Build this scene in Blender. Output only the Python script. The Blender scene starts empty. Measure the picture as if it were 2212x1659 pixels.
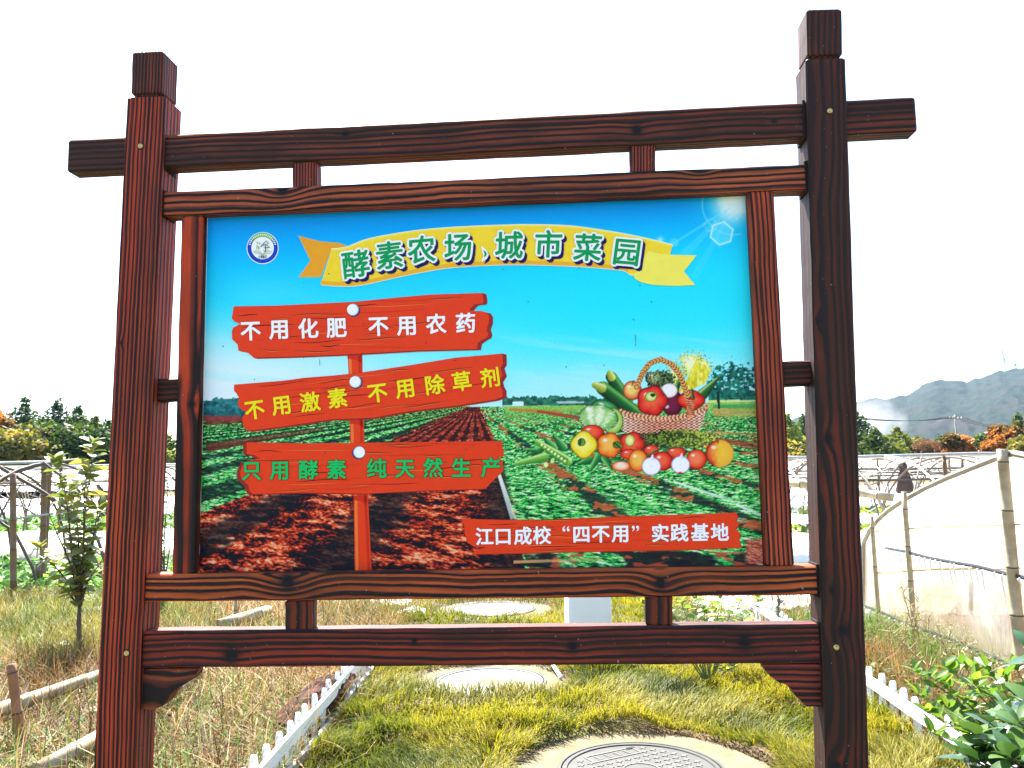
import bpy, math, random
import numpy as np
from mathutils import Vector, Matrix

random.seed(7)
rng = np.random.default_rng(11)
scene = bpy.context.scene
COL = scene.collection
R = math.radians

# ------------------------------------------------------------------ camera
CW, CH = 2212.0, 1659.0           # the frame in which the photograph was measured
F_PX, PITCH, ROLL = 1756.0, 0.1057, -0.016
CAM_H = 1.40
cam_d = bpy.data.cameras.new('camera')
cam = bpy.data.objects.new('camera', cam_d)
COL.objects.link(cam)
_f = Vector((0, math.cos(PITCH), math.sin(PITCH)))
_u = Vector((0, -math.sin(PITCH), math.cos(PITCH)))
_r = Vector((1, 0, 0))
c_right = math.cos(ROLL) * _r + math.sin(ROLL) * _u
c_up = -math.sin(ROLL) * _r + math.cos(ROLL) * _u
c_fwd = _f
cam.matrix_world = Matrix((
    (c_right.x, c_up.x, -c_fwd.x, 0), (c_right.y, c_up.y, -c_fwd.y, 0),
    (c_right.z, c_up.z, -c_fwd.z, CAM_H), (0, 0, 0, 1)))
cam_d.sensor_width = 36
cam_d.lens = 36 * F_PX / CW
cam_d.clip_start = 0.05
cam_d.clip_end = 9000
scene.camera = cam

# ------------------------------------------------------------------ sky, sun, exposure
HAZE_D = 0.00007
SUN_EL, SUN_AZ = R(54), R(-20)    # azimuth from +Y, positive to the right: the sun stands behind the sign
world = bpy.data.worlds.new('World')
scene.world = world
world.use_nodes = True
wn = world.node_tree
wn.nodes.clear()
w_out = wn.nodes.new('ShaderNodeOutputWorld')
w_bg = wn.nodes.new('ShaderNodeBackground')
w_sky = wn.nodes.new('ShaderNodeTexSky')
w_sky.sky_type = 'NISHITA'
w_sky.sun_disc = False
w_sky.sun_elevation = SUN_EL
w_sky.sun_rotation = SUN_AZ
w_sky.air_density = 1.0
w_sky.dust_density = 1.5
w_sky.ozone_density = 3.0
w_bg.inputs['Strength'].default_value = 0.085
wn.links.new(w_sky.outputs[0], w_bg.inputs[0])
wn.links.new(w_bg.outputs[0], w_out.inputs[0])
sun_d = bpy.data.lights.new('sun', 'SUN')
sun_d.energy = 5.0
sun_d.angle = R(0.53)
sun_d.color = (1.0, 0.95, 0.86)
sun = bpy.data.objects.new('sun', sun_d)
COL.objects.link(sun)
s_dir = Vector((math.sin(SUN_AZ) * math.cos(SUN_EL), math.cos(SUN_AZ) * math.cos(SUN_EL), math.sin(SUN_EL)))
sun.rotation_euler = s_dir.to_track_quat('Z', 'Y').to_euler()
sun.location = (0, 0, 30)
vs = scene.view_settings
vs.view_transform = 'Standard'
vs.look = 'None'
vs.gamma = 1
vs.use_curve_mapping = False
vs.exposure = 2.55
scene.render.film_transparent = False
scene.cycles.max_bounces = 8
scene.cycles.transparent_max_bounces = 16
scene.cycles.use_denoising = True

# ------------------------------------------------------------------ measuring helpers
CAM = Vector((0, 0, CAM_H))
def ray(x, y):
    return c_right * ((x - CW / 2) / F_PX) + c_up * (-(y - CH / 2) / F_PX) + c_fwd
def on_ground(x, y, z=0.0):
    d = ray(x, y); return CAM + d * ((z - CAM_H) / d.z)
def on_depth(x, y, Y):
    d = ray(x, y); return CAM + d * (Y / d.y)
def on_side(x, y, X):
    d = ray(x, y); return CAM + d * (X / d.x)

# the sign stands 1.75 m from the camera, turned about 4 degrees
YAW = 0.0722
SIGN_O = Vector((0, 1.749, 0))
E1 = Vector((math.cos(YAW), -math.sin(YAW), 0))
EN = Vector((math.sin(YAW), math.cos(YAW), 0))      # away from the camera
def on_sign(x, y, d=0.0):
    """point of the sign's own frame: (along, height) at depth d behind the front faces"""
    v = ray(x, y); o = SIGN_O + EN * d
    P = CAM + v * ((o - CAM).dot(EN) / v.dot(EN)) - SIGN_O
    return P.dot(E1), P.z

def srgb(*c):
    out = []
    for v in c:
        v /= 255.0
        out.append(v / 12.92 if v <= 0.04045 else ((v + 0.055) / 1.055) ** 2.4)
    return out

# ------------------------------------------------------------------ object helpers
def tag(o, label=None, cat=None, group=None, kind=None):
    if label: o['label'] = label
    if cat: o['category'] = cat
    if group: o['group'] = group
    if kind: o['kind'] = kind
    return o
def empty(name, loc=(0, 0, 0), rotz=0.0, **k):
    o = bpy.data.objects.new(name, None)
    o.empty_display_size = 0.2
    o.location = loc
    o.rotation_euler = (0, 0, rotz)
    COL.objects.link(o)
    return tag(o, **k)
def place(name, me, parent=None, loc=(0, 0, 0), rot=None, scale=None, **k):
    o = bpy.data.objects.new(name, me)
    COL.objects.link(o)
    if parent: o.parent = parent
    o.location = loc
    if rot is not None: o.rotation_euler = rot
    if scale is not None: o.scale = scale
    return tag(o, **k)

class MB:
    def __init__(s):
        s.v = []; s.f = []; s.c = []
    def n(s): return len(s.v)
    def box(s, x0, x1, y0, y1, z0, z1):
        b = s.n()
        s.v += [(x0,y0,z0),(x1,y0,z0),(x1,y1,z0),(x0,y1,z0),(x0,y0,z1),(x1,y0,z1),(x1,y1,z1),(x0,y1,z1)]
        s.f += [tuple(b + i for i in q) for q in ((0,3,2,1),(4,5,6,7),(0,1,5,4),(1,2,6,5),(2,3,7,6),(3,0,4,7))]
    def tube(s, pts, rad, k=8, cap=True, flat=1.0):
        pts = [Vector(p) for p in pts]
        if not hasattr(rad, '__len__'): rad = [rad] * len(pts)
        b0 = s.n(); prev = None
        for i, p in enumerate(pts):
            t = (pts[min(i + 1, len(pts) - 1)] - pts[max(i - 1, 0)])
            if t.length < 1e-9: t = Vector((0, 0, 1))
            t.normalize()
            if prev is None:
                a = Vector((0, 0, 1)) if abs(t.z) < 0.9 else Vector((1, 0, 0))
                n1 = t.cross(a).normalized()
            else:
                n1 = (prev - t * prev.dot(t)).normalized()
            prev = n1
            n2 = t.cross(n1)
            for j in range(k):
                a = 2 * math.pi * j / k
                s.v.append(tuple(p + (n1 * math.cos(a) + n2 * math.sin(a) * flat) * rad[i]))
        for i in range(len(pts) - 1):
            for j in range(k):
                a = b0 + i * k + j; c = b0 + i * k + (j + 1) % k
                s.f.append((a, c, c + k, a + k))
        if cap:
            s.f.append(tuple(b0 + j for j in range(k))[::-1])
            s.f.append(tuple(b0 + (len(pts) - 1) * k + j for j in range(k)))
    def lathe(s, prof, k=32, c=(0, 0, 0)):
        b0 = s.n()
        for r, z in prof:
            for j in range(k):
                a = 2 * math.pi * j / k
                s.v.append((c[0] + r * math.cos(a), c[1] + r * math.sin(a), c[2] + z))
        for i in range(len(prof) - 1):
            for j in range(k):
                a = b0 + i * k + j; d = b0 + i * k + (j + 1) % k
                s.f.append((a, d, d + k, a + k))
        s.f.append(tuple(b0 + (len(prof) - 1) * k + j for j in range(k)))
    def poly(s, pts):
        b = s.n(); s.v += [tuple(p) for p in pts]; s.f.append(tuple(range(b, b + len(pts))))
    def mesh(s, name, mat, smooth=False):
        me = bpy.data.meshes.new(name)
        me.from_pydata(s.v, [], s.f)
        if isinstance(mat, (list, tuple)):
            for m in mat: me.materials.append(m)
        elif mat: me.materials.append(mat)
        if smooth: me.polygons.foreach_set('use_smooth', [True] * len(me.polygons))
        if s.c:
            at = me.color_attributes.new('Col', 'FLOAT_COLOR', 'POINT')
            at.data.foreach_set('color', np.asarray(s.c, dtype=np.float32).ravel())
        me.update()
        return me

def np_mesh(name, verts, quads, mat, cols=None, smooth=False):
    """big meshes: verts (n,3), quads (m,4) or (m,3)"""
    me = bpy.data.meshes.new(name)
    n = len(verts); m, k = quads.shape
    me.vertices.add(n); me.vertices.foreach_set('co', np.ascontiguousarray(verts, dtype=np.float32).ravel())
    me.loops.add(m * k); me.loops.foreach_set('vertex_index', np.ascontiguousarray(quads, dtype=np.int32).ravel())
    me.polygons.add(m)
    me.polygons.foreach_set('loop_start', np.arange(0, m * k, k, dtype=np.int32))
    try: me.polygons.foreach_set('loop_total', np.full(m, k, dtype=np.int32))
    except Exception: pass
    if smooth: me.polygons.foreach_set('use_smooth', np.ones(m, dtype=bool))
    me.update(calc_edges=True)
    if cols is not None:
        at = me.color_attributes.new('Col', 'FLOAT_COLOR', 'POINT')
        c4 = np.ones((n, 4), dtype=np.float32); c4[:, :3] = cols
        at.data.foreach_set('color', c4.ravel())
    me.materials.append(mat)
    return me

# ------------------------------------------------------------------ numpy noise
def _hash(ix, iy, seed):
    h = (ix.astype(np.int64) * 374761393 + iy.astype(np.int64) * 668265263 + seed * 1442695041) & 0xFFFFFFFF
    h = ((h ^ (h >> 13)) * 1274126177) & 0xFFFFFFFF
    h = (h ^ (h >> 16)) & 0xFFFFFF
    return h / float(0xFFFFFF)
def vnoise(x, y, seed=0):
    x = np.asarray(x, float); y = np.asarray(y, float)
    ix = np.floor(x); iy = np.floor(y); fx = x - ix; fy = y - iy
    fx = fx * fx * (3 - 2 * fx); fy = fy * fy * (3 - 2 * fy)
    a = _hash(ix, iy, seed); b = _hash(ix + 1, iy, seed); c = _hash(ix, iy + 1, seed); d = _hash(ix + 1, iy + 1, seed)
    return (a * (1 - fx) + b * fx) * (1 - fy) + (c * (1 - fx) + d * fx) * fy
def fbm(x, y, seed=0, o=4):
    t = 0; a = 0.5; s = 0
    for i in range(o):
        t = t + a * vnoise(x, y, seed + i * 17); s += a
        x = x * 2.03 + 5.1; y = y * 2.03 + 1.7; a *= 0.5
    return t / s
def worley(x, y, seed=0):
    ix = np.floor(x); iy = np.floor(y)
    best = np.full(np.shape(x), 9.0); cid = np.zeros(np.shape(x))
    for dx in (-1, 0, 1):
        for dy in (-1, 0, 1):
            jx = ix + dx; jy = iy + dy
            px = jx + _hash(jx, jy, seed); py = jy + _hash(jx, jy, seed + 7)
            d = (px - x) ** 2 + (py - y) ** 2
            m = d < best
            best = np.where(m, d, best); cid = np.where(m, _hash(jx, jy, seed + 13), cid)
    return np.sqrt(best), cid
def sstep(a, b, x):
    t = np.clip((x - a) / (b - a), 0, 1); return t * t * (3 - 2 * t)

# ------------------------------------------------------------------ materials
def new_mat(name):
    m = bpy.data.materials.new(name); m.use_nodes = True
    nt = m.node_tree; nt.nodes.clear()
    return m, nt
class NT:
    """small node helper"""
    def __init__(s, nt): s.nt = nt
    def n(s, t, **k):
        nd = s.nt.nodes.new(t)
        for a, b in k.items(): setattr(nd, a, b)
        return nd
    def l(s, a, b): s.nt.links.new(a, b)
    def m(s, op, a, b=None, c=None, clamp=False):
        nd = s.nt.nodes.new('ShaderNodeMath'); nd.operation = op; nd.use_clamp = clamp
        for i, v in enumerate((a, b, c)):
            if v is None: continue
            if isinstance(v, (int, float)): nd.inputs[i].default_value = v
            else: s.l(v, nd.inputs[i])
        return nd.outputs[0]
    def mix(s, f, a, b, blend='MIX'):
        nd = s.nt.nodes.new('ShaderNodeMix'); nd.data_type = 'RGBA'; nd.blend_type = blend
        for i, v in ((0, f), (6, a), (7, b)):
            if isinstance(v, (int, float)): nd.inputs[i].default_value = v
            elif isinstance(v, (tuple, list)): nd.inputs[i].default_value = (*v[:3], 1)
            else: s.l(v, nd.inputs[i])
        return nd.outputs[2]
    def noise(s, vec, scale, detail=3, rough=0.5, dist=0.0):
        nd = s.nt.nodes.new('ShaderNodeTexNoise')
        if vec is not None: s.l(vec, nd.inputs['Vector'])
        nd.inputs['Scale'].default_value = scale; nd.inputs['Detail'].default_value = detail
        nd.inputs['Roughness'].default_value = rough; nd.inputs['Distortion'].default_value = dist
        return nd
    def ramp(s, f, stops):
        nd = s.nt.nodes.new('ShaderNodeValToRGB'); e = nd.color_ramp.elements
        while len(e) < len(stops): e.new(0.5)
        for i, (p, c) in enumerate(stops):
            e[i].position = p
            e[i].color = (c, c, c, 1) if isinstance(c, (int, float)) else (*c[:3], 1)
        s.l(f, nd.inputs[0]); return nd.outputs[0]
    def mapping(s, vec, scale=(1, 1, 1), loc=(0, 0, 0)):
        nd = s.nt.nodes.new('ShaderNodeMapping'); s.l(vec, nd.inputs[0])
        nd.inputs['Scale'].default_value = scale; nd.inputs['Location'].default_value = loc
        return nd.outputs[0]
    def bump(s, h, strength=0.5, dist=0.01):
        nd = s.nt.nodes.new('ShaderNodeBump'); nd.inputs['Strength'].default_value = strength
        nd.inputs['Distance'].default_value = dist; s.l(h, nd.inputs['Height']); return nd.outputs[0]
    def out(s, col, rough=0.6, bump=None, spec=0.3, metal=0.0, coat=0.0):
        o = s.n('ShaderNodeOutputMaterial'); p = s.n('ShaderNodeBsdfPrincipled')
        for k, v in (('Base Color', col), ('Roughness', rough), ('Specular IOR Level', spec), ('Metallic', metal), ('Coat Weight', coat)):
            if isinstance(v, (int, float)): p.inputs[k].default_value = v
            elif isinstance(v, (tuple, list)): p.inputs[k].default_value = (*v[:3], 1)
            else: s.l(v, p.inputs[k])
        if bump is not None: s.l(bump, p.inputs['Normal'])
        s.l(p.outputs[0], o.inputs[0]); return p

def plain(name, col, rough=0.6, var=0.25, scale=20, spec=0.3, metal=0.0, bump=0.2, bdist=0.003, coord='Object'):
    m, nt = new_mat(name); N = NT(nt); tc = N.n('ShaderNodeTexCoord').outputs[coord]
    nz = N.noise(tc, scale, 5, 0.6).outputs[0]
    d = [c * (1 - var) for c in col]; l = [min(1, c * (1 + var)) for c in col]
    c = N.mix(nz, d, l)
    N.out(c, rough, N.bump(nz, bump, bdist), spec, metal)
    return m

def leafy(name, rough=0.45, trans=0.35, spec=0.35, base=None, gain=1.6):
    """leaves, blades: colour from the mesh attribute (species / age), light passes through"""
    m, nt = new_mat(name); N = NT(nt)
    if base is None:
        col = N.n('ShaderNodeAttribute', attribute_name='Col').outputs['Color']
    else:
        oi = N.n('ShaderNodeObjectInfo').outputs['Random']
        tc = N.n('ShaderNodeTexCoord').outputs['Object']
        nz = N.noise(tc, 14, 3).outputs[0]
        f = N.m('ADD', N.m('MULTIPLY', oi, 0.75), N.m('MULTIPLY', nz, 0.4), clamp=True)
        col = N.ramp(f, base)
    p = N.n('ShaderNodeBsdfPrincipled'); N.l(col, p.inputs['Base Color'])
    p.inputs['Roughness'].default_value = rough; p.inputs['Specular IOR Level'].default_value = spec
    t = N.n('ShaderNodeBsdfTranslucent')
    tcx = N.mix(1.0, col, (gain, gain * 1.02, gain * 0.55), 'MULTIPLY'); N.l(tcx, t.inputs[0])
    mx = N.n('ShaderNodeMixShader'); mx.inputs[0].default_value = trans
    N.l(p.outputs[0], mx.inputs[1]); N.l(t.outputs[0], mx.inputs[2])
    o = N.n('ShaderNodeOutputMaterial'); N.l(mx.outputs[0], o.inputs[0])
    return m

def wood(name, pith=(0.12, 0.02), freq=95, warp=0.02, knots=(), tone=1.0, char=0.5, seed=0.0, red=(0.36, 0.060, 0.018), wl=0.9, bump=0.55, ka=0.62):
    """stained, brushed and scorched pine: growth rings round a pith line that runs along local x"""
    m, nt = new_mat(name); N = NT(nt)
    tc = N.n('ShaderNodeTexCoord').outputs['Object']
    off = N.mapping(tc, (1, 1, 1), (seed * 3.1, seed * 1.7, seed * 2.3))
    sep = N.n('ShaderNodeSeparateXYZ'); N.l(tc, sep.inputs[0]); X, Y, Z = sep.outputs
    w1 = N.noise(N.mapping(off, (wl, 2.6, 2.6)), 1.6, 2, 0.5)
    s1 = N.n('ShaderNodeSeparateColor'); N.l(w1.outputs['Color'], s1.inputs[0])
    dy = N.m('MULTIPLY', N.m('SUBTRACT', s1.outputs[0], 0.5), warp * 2)
    dz = N.m('MULTIPLY', N.m('SUBTRACT', s1.outputs[1], 0.5), warp * 2)
    y = N.m('ADD', N.m('SUBTRACT', Y, pith[0]), dy); z = N.m('ADD', N.m('SUBTRACT', Z, pith[1]), dz)
    r = N.m('SQRT', N.m('ADD', N.m('MULTIPLY', y, y), N.m('MULTIPLY', z, z)))
    kn = None
    for kx, kz, kr in knots:
        ex = N.m('DIVIDE', N.m('SUBTRACT', X, kx), kr * 2.6); ez = N.m('DIVIDE', N.m('SUBTRACT', Z, kz), kr * 1.7)
        d2 = N.m('ADD', N.m('MULTIPLY', ex, ex), N.m('MULTIPLY', ez, ez))
        b = N.m('EXPONENT', N.m('MULTIPLY', d2, -1.0))
        r = N.m('ADD', r, N.m('MULTIPLY', b, kr * ka))
        ex2 = N.m('DIVIDE', N.m('SUBTRACT', X, kx), kr); ez2 = N.m('DIVIDE', N.m('SUBTRACT', Z, kz), kr)
        k2 = N.m('EXPONENT', N.m('MULTIPLY', N.m('ADD', N.m('MULTIPLY', ex2, ex2), N.m('MULTIPLY', ez2, ez2)), -1.6))
        kn = k2 if kn is None else N.m('MAXIMUM', kn, k2)
    fine = N.noise(N.mapping(off, (4, 60, 60)), 1.0, 3, 0.6).outputs[0]
    r = N.m('ADD', r, N.m('MULTIPLY', N.m('SUBTRACT', fine, 0.5), 0.0022))
    wv = N.noise(N.mapping(off, (9, 9, 9)), 1.0, 3, 0.6).outputs[0]
    r = N.m('ADD', r, N.m('MULTIPLY', N.m('SUBTRACT', wv, 0.5), 0.004))
    dens = N.noise(N.mapping(off, (0.01, 14, 14)), 1.0, 1, 0.5).outputs[0]
    ph = N.m('ADD', N.m('MULTIPLY', r, freq * 6.2832), N.m('MULTIPLY', dens, 5.0))
    wvr = N.noise(N.mapping(off, (.01, 30, 30)), 1.0, 2, 0.6).outputs[0]
    s1_ = N.m('MULTIPLY_ADD', N.m('SINE', ph), 0.5, 0.5)
    s2_ = N.m('MULTIPLY_ADD', N.m('SINE', N.m('ADD', N.m('MULTIPLY', ph, 1.73), 1.3)), 0.5, 0.5)
    sn = N.m('ADD', N.m('MULTIPLY', s1_, 0.68), N.m('MULTIPLY', s2_, 0.32))
    sn = N.m('ADD', sn, N.m('MULTIPLY', N.m('SUBTRACT', N.noise(N.mapping(off, (3, 40, 40)), 1.0, 3, 0.65).outputs[0], 0.5), 0.45))
    late = N.ramp(N.m('ADD', sn, N.m('MULTIPLY', N.m('SUBTRACT', wvr, 0.5), 0.5)), [(0.26, 0.0), (0.48, 0.55), (0.72, 1.0)])
    fib = N.noise(N.mapping(off, (7, 260, 260)), 1.0, 3, 0.7).outputs[0]
    ch = N.noise(N.mapping(off, (2.6, 9, 9)), 1.0, 4, 0.6).outputs[0]
    chm = N.ramp(ch, [(0.5 - 0.22 * char - 0.02, 0.0), (0.86 - 0.34 * char, 1.0)])
    hue = N.noise(N.mapping(off, (1.5, 5, 5)), 1.0, 2, 0.5).outputs[0]
    rr = [c * tone for c in red]
    orange = (rr[0] * 1.2, rr[1] * 1.55, rr[2] * 1.3)
    early = N.mix(N.ramp(hue, [(0.45, 0.0), (0.75, 1.0)]), rr, orange)
    early = N.mix(N.m('MULTIPLY', fib, 0.55), early, [c * 0.35 for c in rr])
    dark = (0.012, 0.0095, 0.010)
    c = N.mix(late, early, dark)
    c = N.mix(N.m('MULTIPLY', chm, 0.80), c, (0.021, 0.014, 0.012))
    if kn is not None: c = N.mix(N.m('MULTIPLY', kn, 1.35, clamp=True), c, (0.010, 0.009, 0.011))
    sp = N.noise(N.mapping(off, (1, 1, 1)), 170, 1).outputs[0]
    c = N.mix(N.ramp(sp, [(0.765, 0.0), (0.80, 0.6)]), c, (0.35, 0.33, 0.30))
    h = N.m('ADD', N.m('MULTIPLY', sn, 1.0), N.m('MULTIPLY', fib, 0.35))
    rough = N.m('MULTIPLY_ADD', fib, 0.25, 0.5)
    N.out(c, rough, N.bump(h, bump, 0.0028), 0.16)
    return m

# ================================================================== THE SIGN
sign = empty('notice_board', SIGN_O, -YAW,
             label='large wooden notice board with dark scorched posts and a bright printed farm panel',
             cat='notice board')

def timber_mesh(name, L, w, d, mat, bev=0.0035, jit=0.0006):
    """squared timber along local x, w in local z, d in local y, arrises slightly broken and uneven"""
    n = max(3, int(L / 0.05)); M = MB(); rnd = random.Random(int(L * 1e4 + w * 1e5))
    hw, hd = w / 2, d / 2
    sec = [(-hd + bev, -hw), (hd - bev, -hw), (hd, -hw + bev), (hd, hw - bev), (hd - bev, hw), (-hd + bev, hw), (-hd, hw - bev), (-hd, -hw + bev)]
    for i in range(n + 1):
        x = -L / 2 + L * i / n
        e = 0
        for (y, z) in sec:
            M.v.append((x, y + rnd.uniform(-jit, jit), z + rnd.uniform(-jit, jit)))
    for i in range(n):
        for j in range(8):
            a = i * 8 + j; b = i * 8 + (j + 1) % 8
            M.f.append((a, a + 8, b + 8, b))
    # chamfered ends
    for s, i0 in ((-1, 0), (1, n * 8)):
        b = M.n()
        for (y, z) in sec: M.v.append((s * (L / 2 + bev), y * 0.93, z * 0.93))
        for j in range(8):
            q = (i0 + j, i0 + (j + 1) % 8, b + (j + 1) % 8, b + j)
            M.f.append(q if s > 0 else q[::-1])
        cap = tuple(range(b, b + 8))
        M.f.append(cap if s < 0 else cap[::-1])
    me = M.mesh(name, mat)
    return me

def member(name, quad, d, depth, mat, parent=sign, ext0=0.0, ext1=0.0, vertical=False, width=None):
    """quad: TL,TR,BR,BL of the front face in the photograph; d: set-back of the front face"""
    tl, tr, br, bl = [Vector((p[0], 0, p[1])) for p in (on_sign(*q, d) for q in quad)]
    if vertical:
        p0 = (bl + br) / 2; p1 = (tl + tr) / 2; w = ((tr - tl).length + (br - bl).length) / 2
    else:
        p0 = (tl + bl) / 2; p1 = (tr + br) / 2; w = ((tl - bl).length + (tr - br).length) / 2
    if width: w = width
    ax = (p1 - p0).normalized()
    p0 = p0 - ax * ext0; p1 = p1 + ax * ext1
    L = (p1 - p0).length
    me = timber_mesh(name, L - 0.007, w, depth, mat)
    o = bpy.data.objects.new(name, me); COL.objects.link(o); o.parent = parent
    c = (p0 + p1) / 2; c.y = d + depth / 2
    ang = math.atan2(ax.z, ax.x)
    o.location = c; o.rotation_euler = (0, -ang, 0)
    return o

post_d = 0.082
# posts run on into the ground
def down_to_ground(top, bot):
    (x0, z0), (x1, z1) = on_sign(*top), on_sign(*bot)
    return z1 + 0.12
m_lp = wood('scorched_pine_left_post', pith=(-0.30, 0.42), freq=118, warp=0.010, char=0.32, seed=1, tone=1.5, knots=[(0.62, 0.03, 0.006)], red=(0.34, 0.040, 0.013))
m_rp = wood('scorched_pine_right_post', pith=(0.10, 0.06), freq=150, warp=0.018, char=1.15, seed=2, tone=0.62, ka=0.35,
            knots=[(-0.285, 0.022, 0.013), (0.37, 0.018, 0.012), (0.62, 0.030, 0.008), (-0.02, 0.0, 0.016), (0.06, 0.02, 0.007)], wl=0.6)
lp = member('post', [(275, 208), (355, 208), (293, 1659), (199, 1659)], 0, post_d, m_lp, vertical=True, ext0=down_to_ground((275, 208), (199, 1659)))
rp = member('post', [(1743, 125), (1824, 125), (1881, 1659), (1781, 1659)], 0, post_d, m_rp, vertical=True, ext0=down_to_ground((1743, 125), (1781, 1659)))
# heads of the posts, cut off from the shaft by a saw groove
m_cap = wood('scorched_pine_left_head', pith=(-0.30, 0.42), freq=150, warp=0.008, char=0.5, seed=3, tone=1.0, red=(0.30, 0.05, 0.02))
m_cap2 = wood('scorched_pine_right_head', pith=(0.06, 0.1), freq=120, warp=0.012, char=0.95, seed=4, tone=0.75)
member('post_head', [(284, 110), (353, 110), (351, 201), (280, 201)], 0.004, 0.074, m_cap, vertical=True, width=0.0755)
member('post_head', [(1740, 20), (1821, 18), (1822, 118), (1743, 119)], 0.004, 0.074, m_cap2, vertical=True, width=0.0755)
member('saw_groove', [(287, 200), (347, 200), (347, 211), (287, 211)], 0.009, 0.062, m_cap2, vertical=True, width=0.062)
member('saw_groove', [(1750, 117), (1814, 117), (1814, 127), (1750, 127)], 0.009, 0.062, m_cap2, vertical=True, width=0.062)

BD = 0.012     # set-back of rails
m_tb = wood('scorched_pine_top_beam', pith=(0.12, -0.15), freq=100, warp=0.012, char=0.92, seed=5, tone=0.85, ka=.25, red=(0.30, 0.062, 0.028), knots=[(0.36, -0.005, 0.016), (-0.30, 0.02, 0.010), (0.66, 0.0, 0.008)])
m_r2 = wood('scorched_pine_second_rail', pith=(0.08, -0.08), freq=115, warp=0.017, char=0.45, seed=6, tone=1.3, red=(0.34, 0.075, 0.03), knots=[(-0.44, 0.022, 0.020), (0.5, 0.03, 0.014)])
m_lr = wood('scorched_pine_lower_rail', pith=(0.085, -0.09), freq=120, warp=0.018, char=0.30, seed=7, tone=1.5, red=(0.36, 0.07, 0.018), knots=[(-0.40, 0.012, 0.024), (0.40, -0.002, 0.017)])
m_br = wood('scorched_pine_bottom_rail', pith=(0.09, -0.12), freq=105, warp=0.011, char=0.66, seed=8, tone=1.05, ka=.16, red=(0.34, 0.042, 0.018), knots=[(-0.52, -0.014, 0.024), (0.215, 0.0, 0.015), (0.57, 0.006, 0.019), (-0.12, 0.012, .008)])
member('top_beam', [(145, 301), (1978, 209), (1980, 283), (147, 372)], BD, 0.046, m_tb)
member('upper_rail', [(350, 416), (1738, 353), (1738, 410), (350, 464)], BD, 0.050, m_r2, ext0=0.02, ext1=0.02)
member('lower_rail', [(310, 1241), (1768, 1223), (1771, 1285), (307, 1301)], BD, 0.050, m_lr, ext0=0.02, ext1=0.02)
member('bottom_rail', [(305, 1364), (1773, 1349), (1776, 1433), (300, 1443)], BD, 0.050, m_br, ext0=0.02, ext1=0.02)
m_ls = wood('scorched_pine_left_stile', pith=(0.02, 0.035), freq=46, warp=0.022, char=0.30, seed=9, tone=1.4, red=(0.42, 0.045, 0.013), wl=0.5, knots=[(-0.03, -0.012, 0.012)])
m_rs = wood('scorched_pine_right_stile', pith=(-0.05, 0.06), freq=120, warp=0.012, char=0.35, seed=10, tone=1.4, red=(0.38, 0.058, 0.022))
member('stile', [(391, 468), (437, 466), (418, 1240), (371, 1240)], BD + 0.003, 0.046, m_ls, vertical=True)
member('stile', [(1617, 414), (1670, 412), (1718, 1222), (1655, 1222)], BD + 0.003, 0.046, m_rs, vertical=True)
m_st = wood('scorched_pine_upper_struts', pith=(-0.2, 0.3), freq=170, warp=0.006, char=0.3, seed=11, tone=1.1, red=(0.32, 0.06, 0.03))
m_st2 = wood('scorched_pine_lower_struts', pith=(0.02, 0.025), freq=80, warp=0.012, char=0.9, seed=12, tone=0.7)
member('strut', [(631, 350), (684, 348), (684, 407), (631, 409)], BD + 0.006, 0.04, m_st, vertical=True)
member('strut', [(1361, 312), (1416, 309), (1416, 371), (1361, 374)], BD + 0.006, 0.04, m_st, vertical=True)
member('strut', [(615, 1298), (673, 1298), (673, 1362), (615, 1362)], BD + 0.006, 0.04, m_st2, vertical=True)
member('strut', [(1395, 1286), (1453, 1286), (1453, 1351), (1395, 1351)], BD + 0.006, 0.04, m_st2, vertical=True)
m_sd = wood('scorched_pine_side_struts', pith=(0.2, 0.3), freq=110, warp=0.01, char=0.85, seed=13, tone=0.5, red=(0.3, 0.06, 0.03))
member('strut', [(318, 819), (387, 816), (387, 865), (318, 868)], BD + 0.016, 0.038, m_sd)
member('strut', [(1690, 780), (1768, 777), (1768, 831), (1690, 834)], BD + 0.016, 0.038, m_sd)

def bracket(pts, mat, d=BD + 0.006, th=0.036):
    q = [on_sign(x, y, d) for x, y in pts]
    cx = sum(p[0] for p in q) / len(q); cz = sum(p[1] for p in q) / len(q)
    M = MB(); n = len(q); e = 0.93
    for dy, s in ((0.0, 0.965), (0.0025, 1.0), (th - 0.0025, 1.0), (th, 0.965)):
        for a, b in q: M.v.append(((a - cx) * s, dy - th / 2, (b - cz) * s))
    M.f.append(tuple(range(n)))
    for k in range(3):
        for i in range(n):
            a = k * n + i; b = k * n + (i + 1) % n
            M.f.append((a, a + n, b + n, b))
    M.f.append(tuple(range(3 * n, 4 * n))[::-1])
    return place('bracket', M.mesh('bracket', mat), sign, (cx, d + th / 2, cz))
C3 = lambda *p: [(a / 2, 829.5 + b / 2) for a, b in p]
C4 = lambda *p: [(1106 + a / 2, 829.5 + b / 2) for a, b in p]
bracket(C3((598, 1231), (852, 1229), (845, 1258), (822, 1282), (790, 1300), (757, 1322), (738, 1345), (722, 1372), (700, 1392), (672, 1404), (640, 1409), (598, 1402)),
        wood('scorched_pine_left_bracket', pith=(0.03, 0.0), freq=75, warp=0.03, char=0.55, seed=14, tone=1.0, red=(0.34, 0.07, 0.03), wl=3))
bracket(C4((1078, 1212), (1345, 1210), (1345, 1396), (1272, 1394), (1250, 1372), (1222, 1345), (1206, 1315), (1185, 1300), (1150, 1287), (1118, 1264), (1098, 1240)),
        wood('scorched_pine_right_bracket', pith=(0.3, 0.4), freq=105, warp=0.012, char=0.6, seed=15, tone=1.0, red=(0.33, 0.05, 0.03)))
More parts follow.
